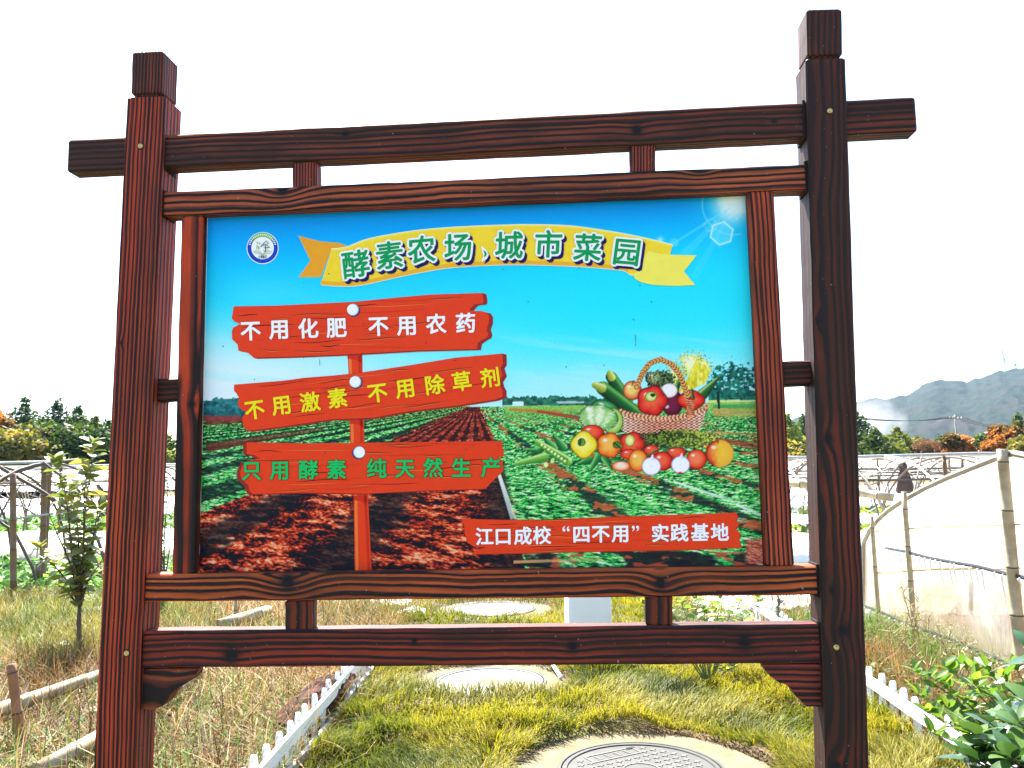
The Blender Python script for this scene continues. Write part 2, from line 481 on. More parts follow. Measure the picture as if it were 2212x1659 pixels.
def joint(x, y0, y1, mat):
    (s0, t0), (s1, t1) = on_sign(x, y0, BD), on_sign(x, y1, BD)
    h = abs(t0 - t1) + .009; M = MB(); M.box(-.0030, .0030, -.0285, .0285, -h / 2, h / 2)
    place('joint_gap', M.mesh('joint_gap', mat), sign, ((s0 + s1) / 2, BD + .025, (t0 + t1) / 2))
m_gap = plain('dark_joint_gap', (.008, .007, .007), .9)
for x, y0, y1 in ((355, 290, 364), (352, 415, 464), (311, 1241, 1301), (304, 1364, 1443), (1737, 222, 296), (1742, 353, 410), (1767, 1223, 1285), (1773, 1349, 1433)): joint(x, y0, y1, m_gap)
m_brass = plain('brass_screw', (0.55, 0.42, 0.16), rough=0.28, metal=1.0, var=0.2, spec=0.5)
m_blk = plain('black_edging', (0.012, 0.013, 0.016), rough=0.4, var=0.2)
M = MB()
M.lathe([(0.0, 0), (0.0062, 0.0), (0.0062, 0.0014), (0.0045, 0.0028), (0.0030, 0.0030), (0.0024, 0.0016)], 16)
scr = M.mesh('screw', m_brass, True)
M = MB(); M.lathe([(0.0085, 0.0), (0.0085, 0.0004)], 14); wsh = M.mesh('screw_hole', m_blk)
for x, y in ((304, 316), (1792, 240), (274, 1411), (1806, 1398)):
    s, t = on_sign(x, y)
    place('screw', scr, sign, (s, -0.0008, t), (R(90), 0, 0))
    place('screw_hole', wsh, sign, (s, -0.0002, t), (R(90), 0, 0))

# ------------------------------------------------------------------ the printed panel
PD = 0.042
BTL, BTR, BBR, BBL = [on_sign(x, y, PD) for x, y in ((450, 470), (1611, 419), (1648, 1223), (429, 1241))]
# square rectangle through those four measured corners
bx0 = (BTL[0] + BBL[0]) / 2; bx1 = (BTR[0] + BBR[0]) / 2; bz1 = (BTL[1] + BTR[1]) / 2; bz0 = (BBL[1] + BBR[1]) / 2
def B(x, y, lift=0.0):
    """a point of the print: measured position -> the panel's own plane; corners are pulled square"""
    s, t = on_sign(x, y, PD)
    return (s, PD - lift, t)
panel_m = MB(); panel_m.box(bx0 - 0.012, bx1 + 0.012, PD + 0.0015, PD + 0.012, bz0 - 0.012, bz1 + 0.012)
panel = place('board_panel', panel_m.mesh('board_panel', m_blk), sign)

# the print: a picture in its own inks (colours of the print, not of the light on it)
NX, NZ = 760, 510
gu = np.linspace(bx0, bx1, NX); gv = np.linspace(bz0, bz1, NZ)
GU, GV = np.meshgrid(gu, gv)
px = SIGN_O.x + E1.x * GU + EN.x * PD; py = SIGN_O.y + E1.y * GU + EN.y * PD; pz = GV - CAM_H
cr = px * c_right.x + py * c_right.y + pz * c_right.z
cu = px * c_up.x + py * c_up.y + pz * c_up.z
cf = px * c_fwd.x + py * c_fwd.y + pz * c_fwd.z
PX = CW / 2 + F_PX * cr / cf; PY = CH / 2 - F_PX * cu / cf      # where the photograph shows this spot of the print

IMG = np.zeros((NZ, NX, 3))
def blend(mask, col):
    m = np.clip(mask, 0, 1)[..., None]
    IMG[:] = IMG * (1 - m) + np.asarray(col, float) * m
def grad(v, stops):
    xs = [s[0] for s in stops]
    return np.stack([np.interp(v, xs, [s[1][k] for s in stops]) for k in range(3)], -1)
# sky
yl = PY + (PX - 1030) * 0.042
sky = grad(yl, [(440, (0, 140, 236)), (500, (0, 176, 252)), (560, (12, 205, 255)), (640, (45, 228, 255)), (720, (78, 242, 255)), (790, (130, 250, 255)), (860, (185, 250, 255)), (900, (205, 252, 250))])
IMG[:] = sky
leftw = sstep(1150, 480, PX) * sstep(640, 830, PY)
blend(leftw * 0.95, (236, 252, 255))
rightc = sstep(900, 1300, PX) * sstep(860, 640, PY) * sstep(440, 620, PY)
blend(rightc * 0.65, (22, 236, 255))
cl = fbm(PX / 260, (PY - 0.12 * PX) / 26, 3, 4)
blend(sstep(0.52, 0.75, cl) * sstep(690, 780, PY) * 0.5, (190, 252, 255))
blend(sstep(0.5, 0.8, fbm(PX / 300, PY / 90, 9, 3)) * sstep(560, 650, PY) * 0.22, (150, 248, 255))
# sun and flare
d = np.hypot(PX - 1583, PY - 441)
blend(np.exp(-(d / 70) ** 2) * 0.75, (60, 225, 255)); blend(sstep(46, 20, d + 10 * vnoise(PX / 8, PY / 8, 5)), (236, 255, 255)); blend(sstep(62, 24, d) * 0.6, (210, 250, 255))
blend(sstep(2.4, 0.8, abs(d - 66)) * 0.45 * (PX < 1600), (150, 240, 255))
def ray_strip(x0, y0, x1, y1, w0, w1, a, col=(130, 238, 255)):
    L = math.hypot(x1 - x0, y1 - y0); tx, ty = (x1 - x0) / L, (y1 - y0) / L
    u = ((PX - x0) * tx + (PY - y0) * ty) / L; v = np.abs((PX - x0) * -ty + (PY - y0) * tx)
    w = w0 + (w1 - w0) * u
    blend(sstep(w + 1.2, w - 0.6, v) * (u > 0) * (u < 1) * a * (1 - 0.4 * u), col)
ray_strip(1575, 450, 1420, 548, 1, 3.2, 0.55); ray_strip(1570, 456, 1440, 590, 2, 13, 0.35); ray_strip(1576, 462, 1500, 600, 1, 9, 0.3)
def hexa(cx, cy, r, rot, a, fill, col=(150, 242, 255)):
    x = PX - cx; y = PY - cy; m = np.zeros_like(x)
    for k in range(6):
        t = rot + k * math.pi / 3; m = np.maximum(m, x * math.cos(t) + y * math.sin(t))
    blend(sstep(r + 1, r - 1, m) * fill, col); blend(sstep(3.2, 1.0, abs(m - r + 2)) * a, (205, 252, 255))
hexa(1559, 504, 24, 0.2, 0.75, 0.4); hexa(1456, 524, 9, 0.3, 0.1, 0.3); hexa(1535, 486, 15, 0.5, 0.15, 0.15)
blend(np.exp(-(np.hypot(PX - 1426, PY - 518) / 7) ** 2) * 0.8, (200, 255, 255))

# fields of the print, rows running to a vanishing point
hor = 878 - (PX - 1030) * 0.018
vpx = 1026.0
dz = np.maximum(PY - hor, 0.35); zz = 60.0 / dz; lat = (PX - vpx) / dz
below = PY > hor
n_leaf, c_leaf = worley(PX / (3.0 + dz * 0.052), PY / (1.8 + dz * 0.036), 21)
n_fine = fbm(PX / (2.2 + dz * 0.012), PY / (1.6 + dz * 0.008), 4, 3)
n_mid = fbm(PX / (9 + dz * 0.05), PY / (5 + dz * 0.03), 8, 4)
green_r = grad(np.clip(c_leaf * 0.70 + (n_fine - 0.5) * 1.25 + 0.08 + (0.46 - n_leaf) * 0.75, 0, 1),
               [(0, (8, 34, 34)), (0.22, (16, 96, 60)), (0.40, (36, 178, 72)), (0.60, (92, 228, 100)), (0.80, (184, 248, 150)), (1, (240, 255, 224))])
soil = grad(np.clip(fbm(PX / (13 + dz * .08), PY / (6 + dz * .03), 31, 4) * 1.7 - 0.46 + (n_fine - 0.5) * 1.45, 0, 1),
            [(0, (12, 20, 32)), (0.28, (44, 26, 32)), (0.42, (156, 34, 24)), (0.60, (226, 66, 34)), (0.84, (252, 130, 78)), (1, (255, 196, 150))])
IMG[below] = green_r[below]
# right-hand rows: dark gaps and red soil strips between the lettuces
rowR = np.sin(lat * 6.2 + 0.7 * (n_mid - 0.5) * 3)
gapR = sstep(0.45, 0.95, rowR + (n_mid - 0.5) * 0.8) * below * (lat > 0.33)
blend(gapR * 0.85, np.where((fbm(PX / 30, PY / 12, 77, 3) > 0.5)[..., None], np.array((206, 88, 50.)), np.array((24, 44, 40.))))
far = sstep(60, 8, dz)
blend(below * far * 0.55 * (PX > 1090), (110, 205, 90)); blend(below * sstep(26, 4, dz) * 0.5 * (PX > 1090), (190, 220, 90))
for (x0, y0, x1, y1, w0, w1, c, a) in ((1100, 884, 1215, 893, 2, 5, (210, 120, 50), .9), (1160, 888, 1420, 930, 2, 10, (178, 62, 44), .9), (1530, 945, 1650, 967, 2, 11, (176, 60, 44), .85),
                                 (1520, 933, 1650, 940, 2, 3, (226, 140, 70), .7), (1540, 890, 1640, 890, 8, 10, (222, 170, 84), .75), (1530, 866, 1640, 862, 4, 5, (226, 228, 110), .9), (1540, 878, 1640, 878, 3, 5, (52, 160, 84), .9)):
    ray_strip(x0, y0, x1, y1, w0, w1, a, c)
# left-hand rows
Lreg = below & (lat < -2.0)
stripe = 0.5 + 0.5 * np.sin(lat * 4.6 + n_mid * 2.0 + np.log(dz) * 1.2)
blend(Lreg * sstep(0.42, 0.66, 1 - stripe) * 0.88, (16, 40, 34)); blend(Lreg * sstep(46, 12, dz) * 0.45 * sstep(0.3, 0.7, stripe), (176, 196, 84)); blend(Lreg * (dz > 60) * sstep(.55, .75, n_mid) * .5, (120, 240, 160))
ray_strip(445, 968, 700, 925, 9, 3, 0.8, (120, 44, 34)); ray_strip(445, 912, 640, 903, 6, 2, 0.85, (130, 52, 44))
# dark furrowed soil wedge
edgeL = np.interp(PY, [878, 905, 935, 1010, 1060, 1105, 1120], [1010, 945, 880, 700, 560, 440, 400]) + (n_mid - 0.5) * 30
edgeR = np.interp(PY, [878, 940, 1060, 1120, 1240], [1036, 1066, 1086, 1108, 1140]) + (n_mid - 0.5) * 14
wedge = below & (PX > edgeL) & (PX < edgeR)
IMG[wedge] = soil[wedge]
fur = np.sin(lat * 17 + 1.0) * 0.5 + 0.5
blend(wedge * sstep(130, 50, dz) * sstep(0.35, 0.75, fur) * 0.85, (44, 22, 28)); blend(wedge * sstep(120, 50, dz) * sstep(0.5, 0.1, fur) * 0.6, (176, 58, 46))
fr2 = np.sin(lat * 5.2 + (n_mid - .5) * 2.0) * 0.5 + 0.5
blend(wedge * sstep(110, 180, dz) * sstep(0.45, 0.9, fr2) * 0.72, (16, 26, 36))
blend((wedge | below) * (PX > 1070) * (PX < 1106) * (PY > 1000) * sstep(0, 1, 1 - abs(PX - (1090 + (PY - 1060) * .17)) / 16) * 0.8, (14, 30, 30))
low = below & (PY > 1192) & (PX > 1110)
blend(low * sstep(0.46, 0.6, fbm(PX / 34, PY / 22, 51, 3)) * 0.9, (28, 30, 36)); blend(low * sstep(0.56, 0.66, fbm(PX / 40, PY / 18, 54, 3)) * 0.9, (204, 84, 56))
ray_strip(1110, 1214, 1300, 1208, 3, 2, 0.9, (246, 180, 110))
blend(sstep(1604, 1618, PX) * (PY > 1165) * (PY < 1218) * 0.95, grad(n_fine, [(0.2, (120, 50, 44)), (0.5, (216, 96, 70)), (0.8, (255, 190, 160))]))
ray_strip(1077, 1022, 1109, 1121, 3.2, 6, 1.0, (246, 252, 240)); ray_strip(1455, 1040, 1583, 1083, 1.5, 3.4, 1.0, (240, 252, 236)); ray_strip(1590, 1090, 1655, 1117, 2.2, 3.4, 1.0, (240, 252, 236))
# tree line of the print
tl = fbm(PX / 26, PX * 0 + 3.3, 61, 3) * 18 + fbm(PX / 6, PY / 6, 63, 2) * 10
def treeband(x0, x1, top, base, col1, col2, thr=0.0):
    m = (PX > x0) & (PX < x1) & (PY > top - tl + 16) & (PY < base)
    blend(m * 0.97, grad(fbm(PX / 7, PY / 5, 65, 3) * 1.6 - 0.3, [(0, col1), (1, col2)]))
treeband(1085, 1335, 855, 876, (14, 60, 60), (60, 150, 110)); treeband(428, 560, 862, 902, (14, 66, 78), (50, 150, 150)); treeband(1530, 1660, 838, 864, (14, 80, 70), (44, 160, 120))
blend((PX > 428) * (PX < 520) * (PY > 898) * (PY < 908) * 0.9, (150, 60, 60)); blend((np.abs(PX - 1119) < 12) * (np.abs(PY - 872) < 4), (225, 250, 255)); blend((np.abs(PX - 1232) < 30) * (np.abs(PY - 869) < 2) * .7, (225, 250, 250))
crown = ((PX - 1585) / 58) ** 2 + ((PY - 824) / 40) ** 2 + (fbm(PX / 10, PY / 7, 71, 4) - 0.5) * 2.6
blend(sstep(1.05, 0.85, crown) * (PY < 866) * sstep(0.30, 0.42, fbm(PX / 5, PY / 4, 72, 3)), grad(fbm(PX / 8, PY / 6, 73, 3), [(0.2, (8, 60, 60)), (0.8, (44, 150, 120))]))
blend((np.abs(PX - 1553 - (PY - 880) * .05) < 3) * (PY > 845) * (PY < 884), (24, 50, 50))
# ---- vegetables of the print (painter's order); q maps the enlarged crop I measured from
q = lambda x, y: (1091.6 + 0.2632 * x, 727.7 + 0.2632 * y)
def ell(cx, cy, rx, ry, cols, rot=0.0, hl=(-0.35, -0.4), lobes=0, rim=(30, 12, 12), k=1.0, half=None, edge=0.10, nz=0.0):
    cx, cy = q(cx, cy); rx *= .2632; ry *= .2632
    dx = PX - cx; dy = PY - cy; c, s = math.cos(rot), math.sin(rot)
    u = (dx * c + dy * s) / rx; v = (-dx * s + dy * c) / ry
    rr = np.hypot(u, v); th = np.arctan2(v, u)
    lim = 1 + (0.05 * np.cos(th * lobes) if lobes else 0)
    rr = rr / lim + (nz * (fbm(PX / 3, PY / 3, 5, 2) - .5) if nz else 0)
    m = sstep(1.03, 0.95, rr)
    if half: m = m * (v * half > 0)
    sh = np.clip(1 - rr ** 2, 0, 1) ** 0.5 * 0.75 + 0.25 * (1 - np.hypot(u - hl[0], v - hl[1]) / 1.6)
    if lobes: sh = sh - 0.12 * np.clip(np.cos(th * lobes + math.pi), 0, 1) * rr
    blend(m * k, grad(np.clip(sh, 0, 1), [(0, cols[0]), (0.45, cols[1]), (0.85, cols[2]), (1, cols[2])]))
    blend(m * sstep(0.86, 1.0, rr) * 0.55, (34, 14, 12))
    blend(m * sstep(0.26, 0.12, np.hypot((u - hl[0]) * 1.0, (v - hl[1]) * 1.5)) * 0.85, (255, 240, 235))
    return m
def capsule(x0, y0, x1, y1, w0, w1, cols, k=1.0):
    x0, y0 = q(x0, y0); x1, y1 = q(x1, y1); w0 *= .2632; w1 *= .2632
    L = math.hypot(x1 - x0, y1 - y0); tx, ty = (x1 - x0) / L, (y1 - y0) / L
    u = np.clip(((PX - x0) * tx + (PY - y0) * ty) / L, 0, 1)
    dd = np.hypot(PX - x0 - tx * L * u, PY - y0 - ty * L * u); sg = (PX - x0) * -ty + (PY - y0) * tx
    w = w0 + (w1 - w0) * u; m = sstep(w + 1, w - 1, dd)
    blend(m * k, grad(np.clip(0.5 - sg / w * 0.5, 0, 1), [(0, cols[0]), (0.6, cols[1]), (0.85, cols[2]), (1, cols[1])]))
    return m
def pgon(pts, col, a=1.0, soft=0):
    P = [q(*p) for p in pts]; ins = np.zeros(PX.shape, bool)
    for (x0, y0), (x1, y1) in zip(P, P[1:] + P[:1]):
        if y0 == y1: continue
        c = ((y0 > PY) != (y1 > PY)) & (PX < (x1 - x0) * (PY - y0) / (y1 - y0) + x0); ins ^= c
    if callable(col): blend(ins * a, col())
    else: blend(ins * a, col)
    return ins
GRN = ((10, 40, 24), (30, 104, 44), (120, 190, 90))
RED = ((90, 8, 14), (218, 26, 22), (250, 96, 60))
ORG = ((190, 50, 14), (246, 104, 22), (255, 190, 80))
YEL = ((214, 150, 10), (250, 216, 30), (255, 246, 120))
# celery, lettuce top, dark leaf, broccoli
fl = fbm(PX / 3.2, PY / 3.2, 91, 3)
ell(1540, 240, 110, 110, ((120, 150, 30), (226, 226, 70), (255, 255, 190)), nz=1.4); ell(1400, 320, 80, 90, ((60, 100, 30), (180, 200, 70), (240, 245, 150)), nz=1.6)
ell(1620, 260, 70, 80, ((150, 160, 30), (240, 230, 60), (255, 255, 170)), nz=1.2)
pgon([(1500, 330), (1560, 200), (1640, 230), (1680, 300), (1640, 380), (1480, 460), (1410, 450)], lambda: grad(fbm(PX / 4, PY / 9, 93, 3), [(0.25, (200, 190, 30)), (0.6, (250, 236, 70)), (0.9, (255, 255, 190))]))
capsule(1620, 470, 1745, 340, 46, 12, ((16, 50, 26), (50, 120, 50), (200, 215, 130))); capsule(1745, 340, 1752, 315, 6, 3, GRN)
ell(1270, 350, 118, 75, ((16, 40, 22), (50, 84, 44), (140, 160, 100)), nz=0.7); ell(1225, 340, 80, 62, ((20, 44, 22), (60, 92, 50), (170, 180, 120)), nz=0.8)
blend((((PX - q(1260, 350)[0]) / 30) ** 2 + ((PY - q(1260, 350)[1]) / 18) ** 2 < 1) * sstep(.5, .6, vnoise(PX / 2, PY / 2, 3)) * .8, (14, 30, 18))
capsule(1390, 470, 1430, 360, 24, 18, GRN)
# zucchini, apple
capsule(870, 330, 990, 520, 46, 60, GRN); capsule(858, 300, 872, 330, 26, 34, ((120, 140, 30), (200, 205, 80), (240, 240, 160)))
ell(1042, 440, 78, 80, ((110, 20, 14), (226, 84, 40), (250, 210, 110))); capsule(1040, 400, 1050, 362, 3, 5, ((40, 20, 10), (90, 50, 20), (160, 100, 50)))
capsule(800, 420, 1080, 640, 56, 62, GRN); capsule(735, 395, 790, 420, 26, 40, ((110, 130, 30), (190, 200, 80), (240, 240, 170)))
# basket handle
hc = [q(1078, 410), q(1130, 290), q(1190, 215), q(1275, 185), q(1365, 225), q(1430, 310), q(1480, 430), q(1515, 560), q(1505, 640)]
def polyline(P, w, colf, a=1.0):
    best = np.full(PX.shape, 1e9); sarc = np.zeros(PX.shape); acc = 0
    for (x0, y0), (x1, y1) in zip(P, P[1:]):
        L = math.hypot(x1 - x0, y1 - y0) or 1e-6; u = np.clip(((PX - x0) * (x1 - x0) + (PY - y0) * (y1 - y0)) / L / L, 0, 1)
        dd = np.hypot(PX - x0 - (x1 - x0) * u, PY - y0 - (y1 - y0) * u); m = dd < best
        best = np.where(m, dd, best); sarc = np.where(m, acc + u * L, sarc); acc += L
    blend(sstep(w + 0.8, w - 0.8, best) * a, colf(sarc, best))
# things behind the rim of the basket
ell(1370, 540, 90, 110, ((30, 4, 20), (80, 8, 34), (120, 30, 60)), hl=(-0.5, 0.3)); ell(1345, 440, 70, 60, ((220, 190, 190), (250, 232, 226), (255, 250, 250)))
ell(1525, 520, 112, 84, RED, lobes=4); capsule(1540, 500, 1530, 430, 16, 8, GRN)
polyline(hc, 6.0, lambda s, d: np.where((np.sin(s * 0.9 + d * 0.8) > -0.2)[..., None], np.array((236, 172, 96.)), np.array((140, 66, 26.))))
ell(1205, 525, 126, 126, RED, lobes=5); ell(1195, 490, 50, 42, ((60, 90, 20), (150, 180, 60), (230, 235, 150)), hl=(0, 0)); ell(1210, 478, 20, 16, ((20, 40, 10), (40, 60, 20), (60, 80, 30)), hl=(3, 3))
# basket: woven body and braided rim
def weave():
    a = np.sin(PX * 0.55) * 0.5 + 0.5; b = np.sin((PY + PX * .06) * 1.05 + (np.floor(PX * 0.55 / math.pi) % 2) * math.pi) * 0.5 + 0.5
    t = b * 0.75 + a * 0.25; bx = np.clip((PX - 1340) / 190, 0, 1); warm = np.sin(bx * math.pi)[..., None]
    lt = np.array((255, 238, 214.)) * (1 - warm * 0.6) + np.array((246, 140, 96.)) * warm * 0.6
    dk = np.array((160, 86, 48.)) * (1 - warm) + np.array((120, 20, 14.)) * warm
    tt = sstep(0.25, 0.7, t)[..., None]; return dk * (1 - tt) + lt * tt
pgon([(945, 615), (1110, 655), (1330, 665), (1540, 640), (1655, 580), (1600, 770), (1400, 830), (1180, 850), (1030, 810), (962, 770)], weave)
polyline([q(935, 610), q(1010, 640), q(1110, 655), q(1240, 672), q(1350, 668), q(1470, 655), q(1560, 630), q(1640, 590), q(1650, 570)], 6.2,
         lambda s, d: np.where((np.sin(s * 0.75 + np.sin(d) * 1.2) > -0.1)[..., None], np.array((246, 196, 150.)), np.array((160, 62, 34.))))
polyline([q(1525, 520), q(1515, 640)], 7, lambda s, d: np.where((np.sin(s * 1.4) > 0)[..., None], np.array((236, 150, 100.)), np.array((150, 60, 30.))))
# cabbage
ell(820, 590, 120, 70, ((8, 50, 30), (30, 120, 60), (90, 180, 110)), rot=0.3)
ell(880, 690, 90, 110, ((70, 130, 40), (150, 200, 80), (220, 240, 150)))
def cab(cx, cy, rx, ry, rot, fq):
    m = ell(cx, cy, rx, ry, ((50, 120, 44), (136, 200, 96), (226, 246, 190)), rot, hl=(-0.5, -.6))
    X0, Y0 = q(cx - rx * .2, cy + ry * 1.5); th = np.arctan2(PY - Y0, PX - X0)
    blend(m * sstep(0.2, 0.8, np.sin(th * fq + (n_mid - .5) * 6)) * 0.30, (60, 140, 60)); blend(m * sstep(0.8, 0.98, -np.sin(th * fq + (n_mid - .5) * 6)) * .7, (250, 255, 240))
cab(765, 665, 165, 110, 0.1, 15)
# peas and leaves
for a in ((330, 840, 380, 900, 14, 46), (400, 810, 470, 900, 12, 40), (200, 960, 290, 920, 16, 30), (700, 1090, 760, 990, 12, 34), (870, 1090, 820, 1000, 10, 34), (600, 1040, 680, 1010, 10, 34), (1000, 1030, 900, 1010, 8, 30), (150, 925, 240, 930, 6, 20)):
    capsule(*a, ((16, 70, 40), (50, 150, 70), (150, 215, 120)))
capsule(90, 1040, 320, 985, 18, 36, ((60, 120, 40), (130, 200, 80), (210, 240, 150))); capsule(260, 860, 510, 1020, 22, 40, ((70, 130, 40), (140, 210, 80), (230, 250, 160))); capsule(290, 880, 500, 1010, 8, 18, ((50, 110, 40), (70, 140, 50), (120, 180, 80)))
for i in range(8): ell(300 + i * 27, 885 + i * 19, 15, 14, ((90, 150, 50), (160, 220, 90), (230, 250, 170)), hl=(-.2, -.2))
ell(333, 1050, 22, 24, ((110, 160, 50), (190, 230, 90), (240, 250, 180))); ell(385, 1022, 18, 20, ((70, 140, 50), (140, 210, 80), (220, 250, 160)))
# peppers, tomatoes, apple, onions, herbs
ell(1100, 850, 330, 60, ((20, 30, 20), (40, 50, 30), (60, 70, 40)), k=0.6, hl=(9, 9))
ell(715, 785, 95, 66, RED); ell(1040, 880, 105, 100, RED, lobes=5); ell(1020, 965, 80, 45, RED); ell(1022, 850, 40, 50, ((60, 100, 20), (180, 190, 60), (250, 240, 160)), hl=(0, 0))
ell(645, 885, 108, 112, YEL, lobes=4); ell(625, 865, 34, 34, ((90, 110, 20), (170, 180, 40), (220, 220, 90)), hl=(3, 3)); capsule(622, 850, 618, 880, 12, 14, GRN)
ell(855, 890, 104, 105, ORG, lobes=5); ell(915, 885, 36, 30, ((70, 90, 20), (150, 160, 40), (220, 200, 80)), hl=(3, 3)); capsule(905, 870, 945, 905, 12, 12, GRN)
def herb():
    n = (fbm(PX / 3.4 + PY / 7, PY / 3.0 - PX / 9, 97, 3) - .5) * 2.4
    y = np.clip((PX - 1400) / 140, 0, 1)[..., None]
    lt = np.array((120, 150, 50.)) * (1 - y) + np.array((220, 226, 90.)) * y; dk = np.array((16, 40, 20.)) * (1 - y) + np.array((90, 110, 40.)) * y
    t = sstep(-0.15, 0.35, n)[..., None]; return dk * (1 - t) + lt * t
hm = ((PX - q(1450, 835)[0]) / 78) ** 2 + ((PY - q(1450, 835)[1]) / 21) ** 2 + (fbm(PX / 4, PY / 4, 99, 3) - .5) * 1.6
blend(sstep(1.05, 0.85, hm), herb())
ell(1200, 930, 64, 44, RED); ell(1400, 950, 84, 50, RED); ell(1290, 1020, 84, 80, RED); ell(1090, 1015, 80, 94, ORG); ell(1570, 1005, 84, 84, ((120, 14, 14), (232, 44, 24), (255, 130, 80)))
ell(1640, 900, 18, 14, ORG)
capsule(1270, 900, 1340, 950, 5, 5, GRN); capsule(1330, 920, 1500, 890, 4, 5, GRN); capsule(1170, 975, 1240, 930, 5, 8, GRN)
ell(950, 1062, 78, 42, ((200, 60, 20), (250, 110, 50), (255, 230, 200)), hl=(0, -.55))
m = ell(1760, 958, 116, 114, ((100, 14, 14), (220, 50, 30), (250, 150, 60)), hl=(-0.42, -0.45)); blend(m * sstep(1545, 1562, PX + 12 * fbm(PX / 6, PY / 6, 44, 3)) * 0.85, (252, 206, 60)); capsule(1745, 870, 1735, 825, 4, 5, ((40, 30, 10), (90, 70, 20), (160, 120, 50)))
for cx, cy, r in ((1198, 1062, 80), (1438, 1050, 78)):
    ell(cx, cy, r, r * 0.94, ((214, 190, 214), (250, 244, 252), (255, 255, 255)), hl=(0, 0)); capsule(cx + 8, cy - r * .8, cx + 10, cy - r * 1.2, 16, 4, ((220, 200, 210), (250, 240, 250), (255, 255, 255)))
ell(1438, 1118, 40, 7, ((180, 20, 70), (200, 30, 80), (220, 60, 110)), hl=(9, 9))
# print grain
IMG += (rng.random((NZ, NX, 1)) - 0.5) * 7
lin = np.clip(IMG, 0, 255) / 255.0
lin = np.where(lin <= 0.04045, lin / 12.92, ((lin + 0.055) / 1.055) ** 2.4)
PRINT_G = 0.93
lin = lin * PRINT_G
VV = np.stack([GU, np.full_like(GU, PD), GV], -1).reshape(-1, 3)
ii = np.arange(NX * NZ).reshape(NZ, NX)
QQ = np.stack([ii[:-1, :-1], ii[:-1, 1:], ii[1:, 1:], ii[1:, :-1]], -1).reshape(-1, 4)
def inks(name, col=None, rough=0.38):
    m, nt = new_mat(name); N = NT(nt)
    if col is None:
        c = N.n('ShaderNodeAttribute', attribute_name='Col').outputs['Color']
    else:
        c = [v * PRINT_G for v in srgb(*col)]
        tc = N.n('ShaderNodeTexCoord').outputs['Object']
        nz = N.noise(tc, 60, 3).outputs[0]; c = N.mix(nz, [v * 0.93 for v in c], [min(1, v * 1.06) for v in c])
    N.out(c, rough, spec=0.10)
    return m
pr = place('printed_picture', np_mesh('printed_picture', VV, QQ, inks('print_inks'), lin.reshape(-1, 3)), panel)
# thin pale cut edge of the panel
M = MB(); e = 0.0016; m_edge = plain('panel_cut_edge', (0.7, 0.75, 0.75), 0.5)
M.box(bx0 - e, bx0, PD - .0006, PD + .0014, bz0, bz1); M.box(bx0 - e, bx1, PD - .0006, PD + .0014, bz0 - e * 2.5, bz0 - .0001); M.box(bx0, bx1, PD - .0006, PD + .0014, bz1 + .0001, bz1 + e)
place('panel_edge', M.mesh('panel_edge', m_edge), panel)

# ---- crisp flat artwork printed over the picture
def art(name, polys, mat, lift, parent=None):
    M = MB()
    for P in polys: M.poly([B(x, y, lift) for x, y in P])
    return place(name, M.mesh(name, mat), parent or panel, kind='stuff' if 'grain' in name else None)
def smooth_pts(P, n=4, closed=False):
    out = []; N_ = len(P)
    rngi = range(N_ if closed else N_ - 1)
    for i in rngi:
        p0 = P[(i - 1) % N_] if closed or i > 0 else P[i]; p1 = P[i]; p2 = P[(i + 1) % N_]; p3 = P[(i + 2) % N_] if closed or i + 2 < N_ else P[(i + 1) % N_]
        for k in range(n):
            t = k / n
            out.append(tuple(0.5 * ((2 * p1[a]) + (-p0[a] + p2[a]) * t + (2 * p0[a] - 5 * p1[a] + 4 * p2[a] - p3[a]) * t * t + (-p0[a] + 3 * p1[a] - 3 * p2[a] + p3[a]) * t ** 3) for a in (0, 1)))
    if not closed: out.append(P[-1])
    return out
c1 = lambda x, y: (436.6 + .329 * x, 436.6 + .329 * y)
c2 = lambda x, y: (1030.9 + .2906 * x, 412.4 + .2906 * y)
c4 = lambda x, y: (424.5 + .329 * x, 758 + .329 * y)
c5 = lambda x, y: (970.3 + .329 * x, 1000.6 + .329 * y)
I_y = inks('ink_ribbon_yellow', (255, 222, 52)); I_yo = inks('ink_ribbon_orange', (247, 182, 42)); I_yd = inks('ink_ribbon_tail', (243, 168, 40)); I_yl = inks('ink_ribbon_light', (255, 240, 96)); I_wh = inks('ink_white', (252, 255, 255))
top = smooth_pts([c1(850, 304), c1(950, 292), c1(1100, 237), c1(1400, 185), c1(1700, 160), c1(2000, 148), c2(400, 248), c2(700, 258), c2(1000, 300), c2(1250, 348), c2(1452, 398)], 5)
bot = smooth_pts([c1(780, 543), c1(900, 552), c1(1050, 545), c1(1300, 490), c1(1600, 435), c1(1900, 415), c2(400, 550), c2(800, 566), c2(1080, 592), c2(1170, 622), c2(1430, 478)], 5)
def ribbon(name, top, bot, mat, lift):
    M = MB(); n = 60
    def samp(P, t):
        x = t * (len(P) - 1); i = min(int(x), len(P) - 2); f = x - i
        return (P[i][0] * (1 - f) + P[i + 1][0] * f, P[i][1] * (1 - f) + P[i + 1][1] * f)
    for k in range(n + 1):
        a = samp(top, k / n); b = samp(bot, k / n)
        M.v.append(B(*a, lift)); M.v.append(B(*b, lift))
    for k in range(n): M.f.append((2 * k, 2 * k + 1, 2 * k + 3, 2 * k + 2))
    return place(name, M.mesh(name, mat), panel)
TAIL = [c1(632, 220), c1(700, 240), c1(780, 258), c1(900, 268), c1(950, 285), c1(940, 302), c1(850, 304), c1(780, 492), c1(632, 495), c1(712, 385)]
art('printed_ribbon_tail', [TAIL], I_yd, 0.0004)
art('printed_ribbon', [top + bot[::-1]], I_y, 0.0007)
midb = [(x, y - 9) for x, y in bot[:-8]]
